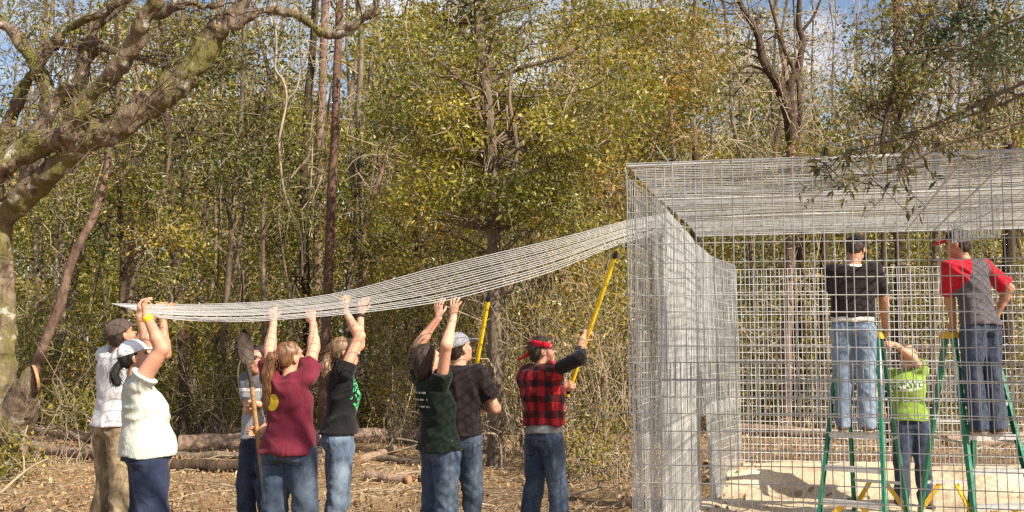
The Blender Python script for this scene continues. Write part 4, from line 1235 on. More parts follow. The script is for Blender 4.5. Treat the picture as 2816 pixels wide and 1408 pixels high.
M['sole'] = plain('rubber soles', (0.30, 0.24, 0.18), 0.8)
M['black_plastic'] = plain('black plastic', (0.012, 0.012, 0.013), 0.25)
M['yellow_band'] = plain('yellow wristband', (0.75, 0.52, 0.03), 0.5)
M['pink'] = plain('pink hair tie', (0.7, 0.05, 0.22), 0.6)
M['patch'] = plain('white cap badge', (0.7, 0.7, 0.72), 0.6)
M['eye_white'] = plain('eye', (0.06, 0.045, 0.035), 0.2, bstr=0)
M['lip'] = skin_mat('lips', (0.42, 0.16, 0.14))

def rotm(yaw, pitch, roll=0.0):
    return np.array((Matrix.Rotation(yaw, 3, 'Z') @ Matrix.Rotation(pitch, 3, 'X') @ Matrix.Rotation(roll, 3, 'Y')))

def garment(name, parent, Fd, mat, amp=0.006, seed=0, fz=9.0, label=None):
    if amp:
        def wr(X, Y, Z):
            a = vnoise(X * 7 + seed, Y * 7, Z * fz + vnoise(X * 3, Y * 3 + seed, Z * 3) * 3)
            b_ = vnoise(X * 17, Y * 17 + seed, Z * 12)
            return amp * (np.abs(2 * a - 1) * 2.2 - 1.0) + amp * 0.4 * (b_ - 0.5)
        Fd.warp(wr)
    V, Q = Fd.mesh()
    o = link(name, mesh_np(name, V, Q, mats=[M[mat]]), parent)
    if label: o['label'] = label
    return o

def hand_prims(Fd, wr, d, n, side, curl, spread=0.14, sc=1.0):
    """wr wrist; d fingers' direction; n palm normal; side +1/-1 for the thumb side along d x n"""
    s = np.cross(d, n) * side
    L = 0.088 * sc
    kn = [wr + d * L * q + s * w * sc for q, w in ((0.97, 0.030), (1.02, 0.010), (0.98, -0.010), (0.90, -0.029))]
    for k_ in kn: Fd.rc(wr + d * 0.005, k_, 0.019 * sc, 0.0135 * sc, 0.012)
    ln = (0.040, 0.045, 0.042, 0.032)
    for i, k_ in enumerate(kn):
        fd = d + s * spread * (1.5 - i) * 0.6; fd /= np.linalg.norm(fd)
        c = curl * (0.85 + 0.12 * i)
        d1 = fd * math.cos(c) + n * math.sin(c); d2 = fd * math.cos(2 * c) + n * math.sin(2 * c); d3 = fd * math.cos(2.7 * c) + n * math.sin(2.7 * c)
        p1 = k_ + d1 * ln[i] * sc; p2 = p1 + d2 * ln[i] * 0.62 * sc; p3 = p2 + d3 * ln[i] * 0.5 * sc
        Fd.rc(k_, p1, 0.0105 * sc, 0.0095 * sc, 0.004); Fd.rc(p1, p2, 0.0095 * sc, 0.0085 * sc, 0.004); Fd.rc(p2, p3, 0.0085 * sc, 0.0072 * sc, 0.004)
    t0 = wr + d * 0.022 + s * 0.018; t1 = wr + d * 0.052 * sc + s * 0.046 * sc + n * 0.012; t2 = t1 + (d * 0.8 + s * 0.25 + n * (0.3 + curl)) * 0.026 * sc; t3 = t2 + (d * 0.9 + n * (0.3 + curl)) * 0.022 * sc
    Fd.rc(t0, t1, 0.016 * sc, 0.012 * sc, 0.01); Fd.rc(t1, t2, 0.0115 * sc, 0.0100 * sc, 0.004); Fd.rc(t2, t3, 0.010 * sc, 0.0080 * sc, 0.004)

def person(label, px, d, Ht, rz, prof, shirt, pants, arms, head=(0, 0), head_off=(0, 0), hair=None, cap=None, brim='fwd', skin='skin', lean=(0, 0), z0=None,
           feet=((0.11, 0.03), (-0.11, -0.02)), leg=(0.088, 0.068, 0.055), hem=0.92, sleeve=0.55, sleeve_r=0.07, arm_r=(0.048, 0.042, 0.030), waist=None, neck_cut=0.078, tuck=False,
           vest=None, foot_len=0.26, shirt_amp=0.006, long_sleeve=None, group='people building the cage', hip_w=None, pony=None, sh_w=None, undershirt=None, hand_curl=0.5, pony_r=1.0, sh_lift=0.045):
    X0 = (px - IW / 2) / FPX * d
    base = np.array((X0, d, gz(X0, d) if z0 is None else z0))
    root = empty('person', tuple(base), rz)
    tag(root, label, 'person', group)
    c_, s_ = math.cos(rz), math.sin(rz)
    def loc(w):
        w = np.asarray(w, float) - base
        return np.array((c_ * w[0] + s_ * w[1], -s_ * w[0] + c_ * w[1], w[2]))
    def locd(w):
        return np.array((c_ * w[0] + s_ * w[1], -s_ * w[0] + c_ * w[1], w[2]))
    h = Ht / 1.70
    hipz = 0.90 * h
    def ln(z):                                               # sideways / forward lean of the upper body
        t = max(0.0, (z - hipz) / (0.5 * h)); return np.array((lean[0] * t, lean[1] * t, 0))
    prof = [(z * h, a, b_, ln(z * h)[0], cy + ln(z * h)[1]) for z, a, b_, cy in prof]
    shz = 1.395 * h
    shw = (0.175 * h if sh_w is None else sh_w)
    neck = np.array((0, -0.015, 1.43 * h)) + ln(1.43 * h)
    Rh = rotm(*head)
    hs = h ** 0.5 * 1.0
    hc = neck + np.array((head_off[0], 0.02 + head_off[1], 0.155 * hs)) + Rh @ np.array((0, 0.01, 0.0))
    hp = lambda p: hc + Rh @ (np.asarray(p, float) * hs)
    wz = (1.02 * h if waist is None else waist)
    # ---------------- skin body
    lo = np.array((-0.75, -0.75, -0.02)); hi = np.array((0.75, 0.75, 1.45 * h + 0.85))
    B = Field(lo, hi, 0.0115)
    B.stack(prof, 0.03, grow=-0.024, zlo=0.89 * h)
    B.rc(neck + (0, 0, -0.06), hp((0, -0.005, -0.03)), 0.056 * h, 0.052 * h, 0.03)
    pz = prof[0][0]
    hipj, knee, ank = {}, {}, {}
    hw = 0.088 * h if hip_w is None else hip_w
    for s in (1, -1):
        fx, fy = feet[0] if s == 1 else feet[1]
        hipj[s] = np.array((s * hw, 0, 0.86 * h)); ank[s] = np.array((fx, fy - 0.02, 0.085))
        md = (hipj[s] + ank[s]) / 2
        knee[s] = np.array((md[0], md[1] + 0.035, 0.47 * h))
        B.chain([hipj[s], knee[s], ank[s]], [leg[0] - 0.035, leg[1] - 0.03, leg[2] - 0.024], 0.02)
        B.rc(ank[s], ank[s] + np.array((s * 0.02, 0.10, -0.04)), 0.034, 0.026, 0.02)
    sh, el, wrs, hd = {}, {}, {}, {}
    HG = []
    for s, a in zip((1, -1), arms):
        T = loc(a['to'])
        S = np.array((s * shw, -0.01, shz)) + ln(shz)
        up = max(0.0, min(1.0, (T[2] - S[2]) / 0.4))
        S = S + np.array((-s * 0.025 * up, 0, sh_lift * up))
        L1, L2 = 0.300 * h, 0.262 * h
        v = T - S; D = np.linalg.norm(v); u = v / D
        D = min(D, (L1 + L2) * 0.995)
        ca = (L1 * L1 + D * D - L2 * L2) / (2 * L1 * D); ca = max(-1, min(1, ca))
        pole = np.array(a.get('pole', (s * 0.5, -0.3, -0.6)), float); pole = pole - u * pole.dot(u); pole /= np.linalg.norm(pole)
        E = S + u * L1 * ca + pole * L1 * math.sqrt(max(0, 1 - ca * ca))
        Wr = S + u * D
        sh[s], el[s], wrs[s] = S, E, Wr
        B.chain([S, E, Wr], [arm_r[0], arm_r[1], arm_r[2]], 0.02)
        mf = E + (Wr - E) * 0.3
        B.rc(E, mf, arm_r[1] * 0.95, arm_r[1] * 1.02, 0.02)
        fd = (Wr - E) / np.linalg.norm(Wr - E)
        if 'dir' in a:
            fd = locd(np.asarray(a['dir'], float)); fd /= np.linalg.norm(fd)
        pn = locd(np.asarray(a.get('palm', (0, 1, 0)), float)); pn = pn - fd * pn.dot(fd); pn /= np.linalg.norm(pn)
        hF = Field(Wr - 0.24, Wr + 0.24, 0.0052)
        hF.rc(Wr - (Wr - E) / np.linalg.norm(Wr - E) * 0.06, Wr, arm_r[2] + 0.001, arm_r[2] * 0.93, 0.01)
        B.rc(Wr, Wr + fd * 0.05, arm_r[2] * 0.9, 0.016, 0.01)
        hand_prims(hF, Wr, fd, pn, s * a.get('thumb', 1), a.get('curl', hand_curl), a.get('spread', 0.14), h * 0.94)
        HG.append(hF.mesh())
    # ---------------- head
    H_ = Field(hc - 0.2, hc + 0.2, 0.0054)
    H_.ell(hp((0, -0.012, 0.030)), np.array((0.074, 0.094, 0.086)) * hs, Rh, 0.01)
    H_.ell(hp((0, 0.026, -0.045)), np.array((0.057, 0.064, 0.068)) * hs, Rh, 0.03)
    H_.rc(hp((0, 0.055, -0.100)), hp((0, 0.062, -0.092)), 0.024 * hs, 0.022 * hs, 0.03)
    H_.rc(hp((0, 0.082, 0.014)), hp((0, 0.104, -0.022)), 0.008 * hs, 0.0125 * hs, 0.012)
    for q in (1, -1):
        H_.ell(hp((q * 0.077, -0.008, -0.008)), np.array((0.010, 0.022, 0.032)) * hs, Rh, 0.006)
        H_.ell(hp((q * 0.033, 0.090, 0.016)), np.array((0.020, 0.016, 0.012)) * hs, Rh, 0.012, 'sub')
        H_.rc(hp((q * 0.015, 0.078, 0.036)), hp((q * 0.050, 0.066, 0.034)), 0.010 * hs, 0.008 * hs, 0.014)
        H_.ell(hp((q * 0.036, 0.060, -0.03)), np.array((0.020, 0.018, 0.02)) * hs, Rh, 0.03)
    H_.ell(hp((0, 0.087, -0.060)), np.array((0.022, 0.009, 0.010)) * hs, Rh, 0.008)
    H_.rc(hp((0, -0.010, -0.06)), neck + (0, 0, -0.03), 0.052 * h, 0.056 * h, 0.03)
    Vb, Qb = B.mesh(); Vh, Qh = H_.mesh()
    Gb = Geo(); Gb.add(Vb, Qb); Gb.add(Vh, Qh)
    for V, Q in HG: Gb.add(V, Q)
    Gb.obj('body', M[skin], root)
    for q in (1, -1):
        E_ = Field(hp((q * 0.033, 0.072, 0.016)) - 0.03, hp((q * 0.033, 0.072, 0.016)) + 0.03, 0.004)
        E_.ell(hp((q * 0.033, 0.070, 0.016)), np.array((0.0135, 0.0125, 0.009)) * hs, Rh, 0)
        V, Q = E_.mesh(); link('eye', mesh_np('eye', V, Q, mats=[M['eye_white']]), root)
    # ---------------- shirt
    def upper(name, mat, grow, hemz, slv, slr, amp, seed, cutr=neck_cut, h_=0.0098, fl=0.018, label=None):
        S_ = Field((-0.6, -0.55, hemz - 0.03), (0.6, 0.55, 1.45 * h + 0.45), h_)
        pr = [(z, a + fl * max(0, 1 - (z - hemz) / 0.22), b_ + fl * max(0, 1 - (z - hemz) / 0.22), x_, y_) for z, a, b_, x_, y_ in prof]
        S_.stack(pr, 0.03, grow=grow, zlo=hemz, zhi=prof[-1][0])
        S_.rc(neck + (0, 0, -0.10), neck + (0, 0, 0.0), 0.10 * h, 0.066 * h, 0.03)
        for s in (1, -1):
            S_.rc((sh[s][0] * 0.5, sh[s][1], sh[s][2] - 0.02), sh[s], 0.075 * h + grow, 0.062 * h + grow, 0.035)
            if slv > 0:
                if slv <= 1:
                    e = sh[s] + (el[s] - sh[s]) * slv
                    S_.rc(sh[s], e, 0.062 * h + grow, slr, 0.035, cut=0.0)
                else:
                    S_.rc(sh[s], el[s], 0.062 * h + grow, slr, 0.035)
                    e = el[s] + (wrs[s] - el[s]) * (slv - 1)
                    S_.rc(el[s], e, slr, slr * 0.8, 0.02, cut=0.0)
        if amp:
            def wr(X, Y, Z):
                a = vnoise(X * 6 + seed, Y * 6, Z * 8 + X * 5 + vnoise(X * 3, Y * 3 + seed, Z * 3) * 4)
                b_ = vnoise(X * 15, Y * 15 + seed, Z * 13)
                return amp * 1.5 * (np.abs(2 * a - 1) * 2.4 - 1.0) + amp * 0.7 * (b_ - 0.5)
            S_.warp(wr)
        S_.ell(neck + (0, 0.012, 0.055), np.array((cutr, cutr, 0.066)) * h, None, 0.004, 'sub')
        X, Y, Z = S_.ax[0][:, None, None], S_.ax[1][None, :, None], S_.ax[2][None, None, :]
        wav = hemz + 0.008 * np.sin(X * 19 + seed) + 0.006 * np.sin(Y * 23)
        S_.F = np.maximum(S_.F, (wav - Z).astype(np.float32))
        V, Q = S_.mesh()
        o = link(name, mesh_np(name, V, Q, mats=[M[mat]]), root)
        if label: o['label'] = label
        return o
    seed = px * 0.013
    if long_sleeve: upper('undershirt', long_sleeve, -0.008, hem * h + 0.05, 1.45, arm_r[0] + 0.010, 0.004, seed)
    if undershirt: upper('undershirt', undershirt[0], -0.006, undershirt[1] * h, 0, 0.05, 0.004, seed)
    if vest:
        upper('vest', vest, 0.024, hem * h, 0, 0.05, 0.010, seed, cutr=0.072, fl=0.0)
    else:
        upper('shirt', shirt, 0.0, hem * h, sleeve, sleeve_r, shirt_amp, seed)
    # ---------------- trousers
    Pn = Field((-0.45, -0.5, 0.0), (0.45, 0.5, wz + 0.05), 0.0105)
    Pn.stack([p for p in prof], 0.03, grow=-0.012, zlo=0.84 * h, zhi=wz)
    for s in (1, -1):
        kn_, an_ = knee[s], ank[s] + np.array((0, 0, -0.04))
        Pn.rc(hipj[s], kn_, leg[0], leg[1], 0.05); Pn.rc(kn_, an_, leg[1], leg[2], 0.02, cut=0.0)
    def wrp(X, Y, Z):
        low = np.clip((0.62 * h - Z) / 0.4, 0, 1)
        a = vnoise(X * 8 + seed, Y * 8, Z * (10 + 10 * 0) + np.abs(X) * 9 + vnoise(X * 3, Y * 3 + seed, Z * 3) * 4)
        b_ = vnoise(X * 15, Y * 15 + seed, Z * 16)
        am = 0.0075 + 0.006 * low
        return am * (np.abs(2 * a - 1) * 2.3 - 1.0) + am * 0.5 * (b_ - 0.5)
    Pn.warp(wrp)
    V, Q = Pn.mesh()
    link('trousers', mesh_np('trousers', V, Q, mats=[M[pants]]), root)
    # pockets and belt line: stitched patches standing a little proud of the seat
    # ---------------- shoes
    for s in (1, -1):
        a = ank[s]
        Sf = Field(a - np.array((0.12, 0.16, 0.10)), a + np.array((0.12, 0.26, 0.10)), 0.0095)
        Sf.rc(a + np.array((0, -0.03, -0.035)), a + np.array((s * 0.025, 0.15, -0.052)), 0.046, 0.036, 0.02)
        Sf.rc(a + np.array((0, -0.01, 0.0)), a + np.array((0, 0.05, -0.03)), 0.048, 0.044, 0.03)
        Sf.clip((0, 0, -1), -(a[2] - 0.083))
        V, Q = Sf.mesh(); o = link('shoe', mesh_np('shoe', V, Q, mats=[M['shoe']]), root)
        Sl = Field(a - np.array((0.12, 0.16, 0.12)), a + np.array((0.12, 0.26, 0.02)), 0.0095)
        Sl.rc(a + np.array((0, -0.03, -0.04)), a + np.array((s * 0.025, 0.155, -0.045)), 0.052, 0.043, 0.02)
        Sl.clip((0, 0, 1), a[2] - 0.060); Sl.clip((0, 0, -1), -(a[2] - 0.086))
        V, Q = Sl.mesh(); link('sole', mesh_np('sole', V, Q, mats=[M['sole']]), o)
    # ---------------- hair and hats
    if hair:
        kind, mat = hair
        Hr = Field(hc - np.array((0.24, 0.3, 0.55)), hc + np.array((0.24, 0.24, 0.2)), 0.0072)
        if kind == 'short':
            Hr.ell(hp((0, -0.018, 0.036)), np.array((0.081, 0.099, 0.092)) * hs, Rh, 0, extra=[((0, 0.74, -0.67), 0.028 * hs)])
            Hr.ell(hp((0, -0.055, -0.01)), np.array((0.066, 0.058, 0.075)) * hs, Rh, 0.02)
        elif kind == 'bob':
            Hr.ell(hp((0, -0.022, 0.030)), np.array((0.094, 0.108, 0.103)) * hs, Rh, 0, extra=[((0, 0.80, -0.60), 0.020 * hs)])
            Hr.ell(hp((0, -0.060, -0.05)), np.array((0.086, 0.066, 0.095)) * hs, Rh, 0.03)
        else:
            Hr.ell(hp((0, -0.016, 0.034)), np.array((0.081, 0.100, 0.090)) * hs, Rh, 0, extra=[((0, 0.84, -0.54), 0.030 * hs)])
            Hr.ell(hp((0, -0.055, 0.0)), np.array((0.064, 0.056, 0.070)) * hs, Rh, 0.02)
        if pony:
            pts = [hp(p) if i < 2 else hp(pony[1]) + np.array(p) for i, p in enumerate(pony)]
            rr = [0.022, 0.034] + [0.040, 0.040, 0.032, 0.018][:len(pts) - 2]
            rr = [q * pony_r for q in rr]
            Hr.chain(pts, rr[:len(pts)], 0.02)
        Hr.warp(lambda X, Y, Z: 0.010 * (vnoise(X * 55, Y * 55, Z * 11) - 0.5) + 0.008 * (vnoise(X * 18, Y * 18, Z * 18) - 0.5))
        V, Q = Hr.mesh()
        Gh = Geo(); Gh.add(V, Q)
        ns = 170
        vi = V[rng.integers(0, len(V), ns)]
        nrm = vi - hc; nrm /= np.linalg.norm(nrm, axis=1, keepdims=True)
        bk_ = Rh @ np.array((0, -0.6, -0.8))
        tg_ = bk_ - nrm * (nrm @ bk_)[:, None] + rng.normal(size=(ns, 3)) * 0.25
        Gh.add(*twigs(vi - nrm * 0.003, vi + tg_ * rng.uniform(0.03, 0.075, (ns, 1)) + nrm * rng.uniform(-0.004, 0.012, (ns, 1)), 0.0022, 0.0009, 4, 0.05))
        if pony:
            cv = catmull(pts, 10); cr_ = interp_r(rr[:len(pts)], 10)
            m_ = 130
            off = rng.normal(size=(m_, 1, 3)) * 0.50 * cr_[None, :, None] + rng.normal(size=(m_, 10, 3)) * 0.003
            Gh.add(*tubes(cv[None] + off + np.linspace(0, 1, 10)[None, :, None] * rng.normal(size=(m_, 1, 3)) * 0.013, np.full((m_, 10), 0.0022), 3))
        hair_o = Gh.obj('hair', M[mat], root)
    if cap:
        Cp = Field(hc - 0.26, hc + 0.26, 0.0062)
        Cp.ell(hp((0, -0.014, 0.034)), np.array((0.090, 0.110, 0.104)) * hs, Rh, 0, extra=[((0, 0.10, -1.0), -0.002 * hs)])
        V, Q = Cp.mesh(); co = link('cap', mesh_np('cap', V, Q, mats=[M[cap[0]]]), root)
        Br = Field(hc - 0.3, hc + 0.3, 0.006)
        q = 1 if brim == 'fwd' else -1
        Br.ell(hp((0, q * 0.125, 0.036)), np.array((0.076, 0.078, 0.011)) * hs, Rh @ rotm(0, -q * 0.18), 0)
        V, Q = Br.mesh(); link('brim', mesh_np('brim', V, Q, mats=[M[cap[1]]]), co)
    return dict(root=root, loc=loc, hp=hp, hc=hc, Rh=Rh, hs=hs, sh=sh, el=el, wr=wrs, h=h, base=base)

def blob(name, parent, mat, lo, hi, h_, build):
    Fd = Field(lo, hi, h_); build(Fd); V, Q = Fd.mesh()
    return link(name, mesh_np(name, V, Q, mats=[M[mat]]), parent)

# torso outlines: (height, half width, half depth, forward shift) for a 1.70 m figure
SLIM_M = [(0.80, 0.145, 0.105, 0), (0.90, 0.162, 0.120, -0.01), (1.00, 0.152, 0.108, 0), (1.10, 0.150, 0.106, 0.0), (1.25, 0.166, 0.116, 0.0), (1.36, 0.172, 0.106, -0.01), (1.42, 0.140, 0.080, -0.015)]
BROAD_M = [(0.80, 0.150, 0.112, 0), (0.90, 0.172, 0.126, -0.01), (1.00, 0.168, 0.120, 0.005), (1.10, 0.170, 0.120, 0.01), (1.25, 0.188, 0.124, 0.005), (1.36, 0.192, 0.112, -0.01), (1.42, 0.160, 0.09, -0.015)]
SLIM_F = [(0.80, 0.150, 0.115, -0.01), (0.90, 0.180, 0.135, -0.02), (1.00, 0.162, 0.118, 0), (1.10, 0.146, 0.105, 0.005), (1.25, 0.162, 0.128, 0.02), (1.34, 0.165, 0.108, 0.0), (1.41, 0.130, 0.08, -0.01)]
HEAVY_F = [(0.80, 0.195, 0.175, -0.02), (0.90, 0.200, 0.186, -0.005), (1.00, 0.188, 0.176, 0.010), (1.10, 0.176, 0.160, 0.015), (1.22, 0.180, 0.158, 0.025), (1.32, 0.176, 0.132, 0.005), (1.41, 0.140, 0.09, -0.015)]
FULL_F = [(0.80, 0.172, 0.150, -0.02), (0.90, 0.180, 0.158, -0.02), (1.00, 0.170, 0.144, 0.0), (1.10, 0.158, 0.134, 0.01), (1.25, 0.160, 0.134, 0.015), (1.34, 0.163, 0.114, 0.0), (1.41, 0.145, 0.09, -0.015)]

def grip(a, b_, t, dir, palm):
    """wrist point that puts the palm of a closed hand on the pole a-b"""
    p = a + (b_ - a) * t
    f = np.asarray(dir, float) / np.linalg.norm(dir); n = np.asarray(palm, float); n = n - f * n.dot(f); n /= np.linalg.norm(n)
    return p - f * 0.082 - n * 0.030
PG = (P(1560, 1088, 8.42), P(1696, 690, 7.85))
PF = (P(1284, 1150, 8.55), P(1345, 808, 8.0))
# far left man: white t-shirt, brown cap, camouflage trousers
pA = person('man in loose white t-shirt, brown cap and tan camouflage trousers', 322, 8.25, 1.84, R(-38), BROAD_M, 'white_tee', 'camo',
       [dict(to=P(448, 880, 8.15), pole=(0.6, 0.2, -0.6), dir=(0.5, 0.0, 0.9), palm=(0.3, 1, 0)), dict(to=P(420, 872, 8.6), pole=(-0.4, 0.2, -0.6), dir=(0.4, 0.0, 0.9), palm=(0.3, 1, 0))],
       head=(R(-8), R(24)), head_off=(0.02, 0.0), hair=('short', 'hair_brown'), cap=('cap_brown', 'cap_brown'), skin='skin2', lean=(0.0, 0.03), hem=0.90, sleeve=0.8, sleeve_r=0.085,
       leg=(0.098, 0.085, 0.078), feet=((0.12, 0.02), (-0.12, 0.0)), arm_r=(0.050, 0.044, 0.031), shirt_amp=0.008)
blob('badge', pA['root'], 'patch', pA['hp']((0, 0.08, 0.09)) - 0.05, pA['hp']((0, 0.08, 0.09)) + 0.05, 0.004, lambda F_: F_.ell(pA['hp']((0.035, 0.078, 0.085)), (0.020, 0.008, 0.014), pA['Rh'], 0))
# tie-dye woman
pB = person('woman in pale tie-dye shirt and white cap reaching up, dark navy jeans', 422, 7.3, 1.655, R(-62), HEAVY_F, 'tiedye', 'jean_navy',
       [dict(to=P(402, 868, 7.05), pole=(0.3, 0.9, -0.1), dir=(-0.35, 0.1, 0.93), palm=(0.9, 0.3, 0.2), curl=0.7), dict(to=P(384, 868, 7.45), pole=(-0.4, 0.6, -0.1), dir=(-0.1, 0.0, 1), palm=(0.9, 0.3, 0), curl=0.7)],
       head=(R(-5), R(14)), head_off=(0, -0.035), hair=('tail', 'hair_black'), cap=('cap_white', 'cap_white'), lean=(0, -0.085), hem=0.865, sleeve=0.22, sleeve_r=0.095, leg=(0.134, 0.110, 0.095), hip_w=0.068, pony_r=0.62, sh_lift=0.01,
       feet=((0.13, 0.0), (-0.13, -0.03)), arm_r=(0.068, 0.050, 0.031), neck_cut=0.09, shirt_amp=0.006, waist=0.98,
       pony=[(0, -0.085, 0.0), (0, -0.125, -0.03), (0.0, -0.03, -0.06), (0.02, -0.005, -0.12)])
def wrist_ring(pd, s, name, mat, r, back=0.0, wd=0.010):
    W = pd['wr'][s]; E = pd['el'][s]; u = (W - E) / np.linalg.norm(W - E); c = W - u * back
    def bld(F_):
        F_.rc(c - u * wd, c + u * wd, r, r, 0)
    return blob(name, pd['root'], mat, c - 0.07, c + 0.07, 0.0045, bld)
wrist_ring(pB, 1, 'wristband', 'yellow_band', 0.037, 0.02, 0.004)
# maroon woman
pC = person('woman seen from behind in maroon t-shirt with long auburn ponytail and blue jeans', 803, 7.4, 1.655, R(-14), FULL_F, 'maroon', 'jean_blue',
       [dict(to=P(862, 884, 7.72), pole=(0.9, -0.1, -0.1), dir=(-0.3, 0.25, 0.92), palm=(0, 1, 0.2), curl=0.55), dict(to=P(752, 882, 7.76), pole=(-0.3, -0.1, -0.6), dir=(-0.2, 0.25, 0.93), palm=(0, 1, 0.2), curl=0.55)],
       head=(R(-32), R(10)), hair=('tail', 'hair_auburn'), lean=(0, -0.02), hem=0.868, sleeve=0.42, sleeve_r=0.082, leg=(0.114, 0.088, 0.080), feet=((0.14, 0.03), (-0.13, -0.02)), arm_r=(0.052, 0.043, 0.029), shirt_amp=0.009, waist=0.99, hip_w=0.098,
       pony=[(-0.02, -0.085, 0.045), (-0.03, -0.14, 0.03), (-0.03, 0.0, -0.12), (-0.04, 0.02, -0.23), (-0.035, 0.03, -0.35), (-0.02, 0.035, -0.47)])
blob('hair_tie', pC['root'], 'pink', pC['hp']((-0.02, -0.11, 0.04)) - 0.06, pC['hp']((-0.02, -0.11, 0.04)) + 0.06, 0.005, lambda F_: F_.ell(pC['hp']((-0.024, -0.112, 0.042)), (0.032, 0.014, 0.032), pC['Rh'], 0))
# black shirt with green print
pD = person('woman in black t-shirt with bright green print and faded jeans, face in profile', 938, 7.85, 1.70, R(-72), SLIM_F, 'black_print', 'jean_faded',
       [dict(to=P(953, 862, 7.92), pole=(0.7, 0.6, -0.2), dir=(-0.25, 0.1, 0.95), palm=(0.6, 0.8, 0), curl=0.4, spread=0.3), dict(to=P(992, 866, 8.25), pole=(-0.1, 0.6, -0.5), dir=(0.1, 0.0, 0.98), palm=(0.3, 1, 0), curl=0.4, spread=0.3)],
       head=(R(-6), R(8)), hair=('tail', 'hair_fair'), lean=(0, 0.02), hem=0.955, sleeve=0.22, sleeve_r=0.075, leg=(0.102, 0.078, 0.072), feet=((0.09, -0.06), (-0.09, -0.03)), arm_r=(0.046, 0.040, 0.028), waist=1.02,
       pony=[(0, -0.095, 0.0), (0, -0.14, -0.03), (0.0, -0.02, -0.06), (0.0, 0.0, -0.14)])
wrist_ring(pD, -1, 'wristband', 'hair_brown', 0.031, 0.01, 0.005)
# dark green shirt
pE = person('woman in dark green t-shirt with white lines of print and short dark hair', 1214, 7.6, 1.66, R(-55), SLIM_F, 'dark_green', 'jean_blue',
       [dict(to=P(1247, 872, 7.45), pole=(0.6, -0.5, -0.3), dir=(0.06, 0.1, 1), palm=(0.5, 0.8, 0), curl=0.28, spread=0.35), dict(to=P(1206, 874, 7.75), pole=(-0.6, -0.3, -0.3), dir=(-0.05, 0.1, 1), palm=(0.5, 0.8, 0), curl=0.28, spread=0.35)],
       head=(R(0), R(14)), head_off=(0, -0.045), hair=('bob', 'hair_brown'), lean=(0.0, -0.075), hem=0.90, sleeve=0.22, sleeve_r=0.075, leg=(0.102, 0.078, 0.068), feet=((0.10, -0.05), (-0.09, -0.08)), arm_r=(0.045, 0.040, 0.027), waist=0.98)
# black t-shirt man with cap
pF = person('man in black t-shirt and grey checked cap with his back turned, gripping a pole', 1262, 8.2, 1.77, R(-14), BROAD_M, 'black_tee', 'jean_blue',
       [dict(to=grip(*PF, 0.16, (-0.1, 0.8, 0.5), (-0.9, 0.2, 0)), pole=(0.9, -0.5, -0.4), dir=(-0.1, 0.8, 0.5), palm=(-0.9, 0.2, 0), curl=1.0), dict(to=grip(*PF, 0.02, (0.6, 0.4, 0.5), (0.6, 0.8, 0.0)), pole=(-0.9, -0.5, -0.4), dir=(0.6, 0.4, 0.5), palm=(0.6, 0.8, 0.0), curl=0.95)],
       head=(R(-38), R(16)), hair=('short', 'hair_brown'), cap=('cap_grey', 'cap_grey'), hem=0.915, sleeve=0.72, sleeve_r=0.082, leg=(0.105, 0.080, 0.072), feet=((0.12, 0.05), (-0.12, -0.02)), arm_r=(0.050, 0.045, 0.032), waist=1.0)
# plaid vest man
pG = person('man in red and black checked vest and red bandana holding a yellow pole', 1496, 8.26, 1.74, R(-50), SLIM_M, 'grey_tee', 'jean_blue',
       [dict(to=grip(*PG, 0.44, (0.25, 0.75, 0.6), (0.9, -0.1, -0.2)), pole=(0.6, -0.5, -0.35), dir=(0.25, 0.75, 0.6), palm=(0.9, -0.1, -0.2), curl=1.0), dict(to=grip(*PG, 0.085, (0.9, -0.25, 0.15), (0.25, 0.9, 0.1)), pole=(-0.5, -0.2, -0.8), dir=(0.9, -0.25, 0.15), palm=(0.25, 0.9, 0.1), curl=1.0)],
       head=(R(-28), R(10)), head_off=(0, -0.01), hair=('short', 'hair_brown'), vest='plaid', long_sleeve='black_sleeve', undershirt=('grey_tee', 0.935), hem=1.00, lean=(0.0, -0.03), leg=(0.098, 0.076, 0.070), feet=((0.13, 0.06), (-0.17, -0.06)), arm_r=(0.046, 0.040, 0.030), waist=1.0)
hpG = pG['hp']
blob('bandana', pG['root'], 'red', pG['hc'] - 0.2, pG['hc'] + 0.2, 0.0055, lambda F_: (F_.ell(hpG((0, -0.014, 0.034)), np.array((0.086, 0.104, 0.097)) * pG['hs'], pG['Rh'], 0, extra=[((0, 0.35, 1.0), 0.052), ((0, -0.35, -1.0), -0.004)]),
      F_.rc(hpG((0, -0.115, 0.0)), hpG((-0.02, -0.15, -0.02)), 0.016, 0.012, 0.01), F_.rc(hpG((-0.02, -0.15, -0.02)), hpG((-0.06, -0.19, -0.035)), 0.010, 0.012, 0.005)))
def glasses(pd, name, mat, dark=False):
    hp = pd['hp']
    def bld(F_):
        for q in (1, -1):
            F_.rc(hp((q * 0.062, 0.078, 0.018)), hp((q * 0.080, -0.005, 0.016)), 0.0038, 0.0036, 0.002)
            if dark: F_.ell(hp((q * 0.034, 0.094, 0.012)), np.array((0.030, 0.010, 0.020)) * pd['hs'], pd['Rh'], 0.004)
            else:
                th = np.linspace(0, 2 * np.pi, 11)
                pts = [hp((q * 0.034 + 0.027 * math.cos(t), 0.098 - 0.012 * abs(math.cos(t)), 0.012 + 0.019 * math.sin(t))) for t in th]
                F_.chain(pts, [0.0036] * 11, 0.001)
        F_.rc(hp((-0.010, 0.104, 0.016)), hp((0.010, 0.104, 0.016)), 0.0036, 0.0036, 0.002)
    return blob(name, pd['root'], mat, pd['hc'] - 0.16, pd['hc'] + 0.16, 0.0036, bld)
glasses(pG, 'glasses', 'black_plastic')
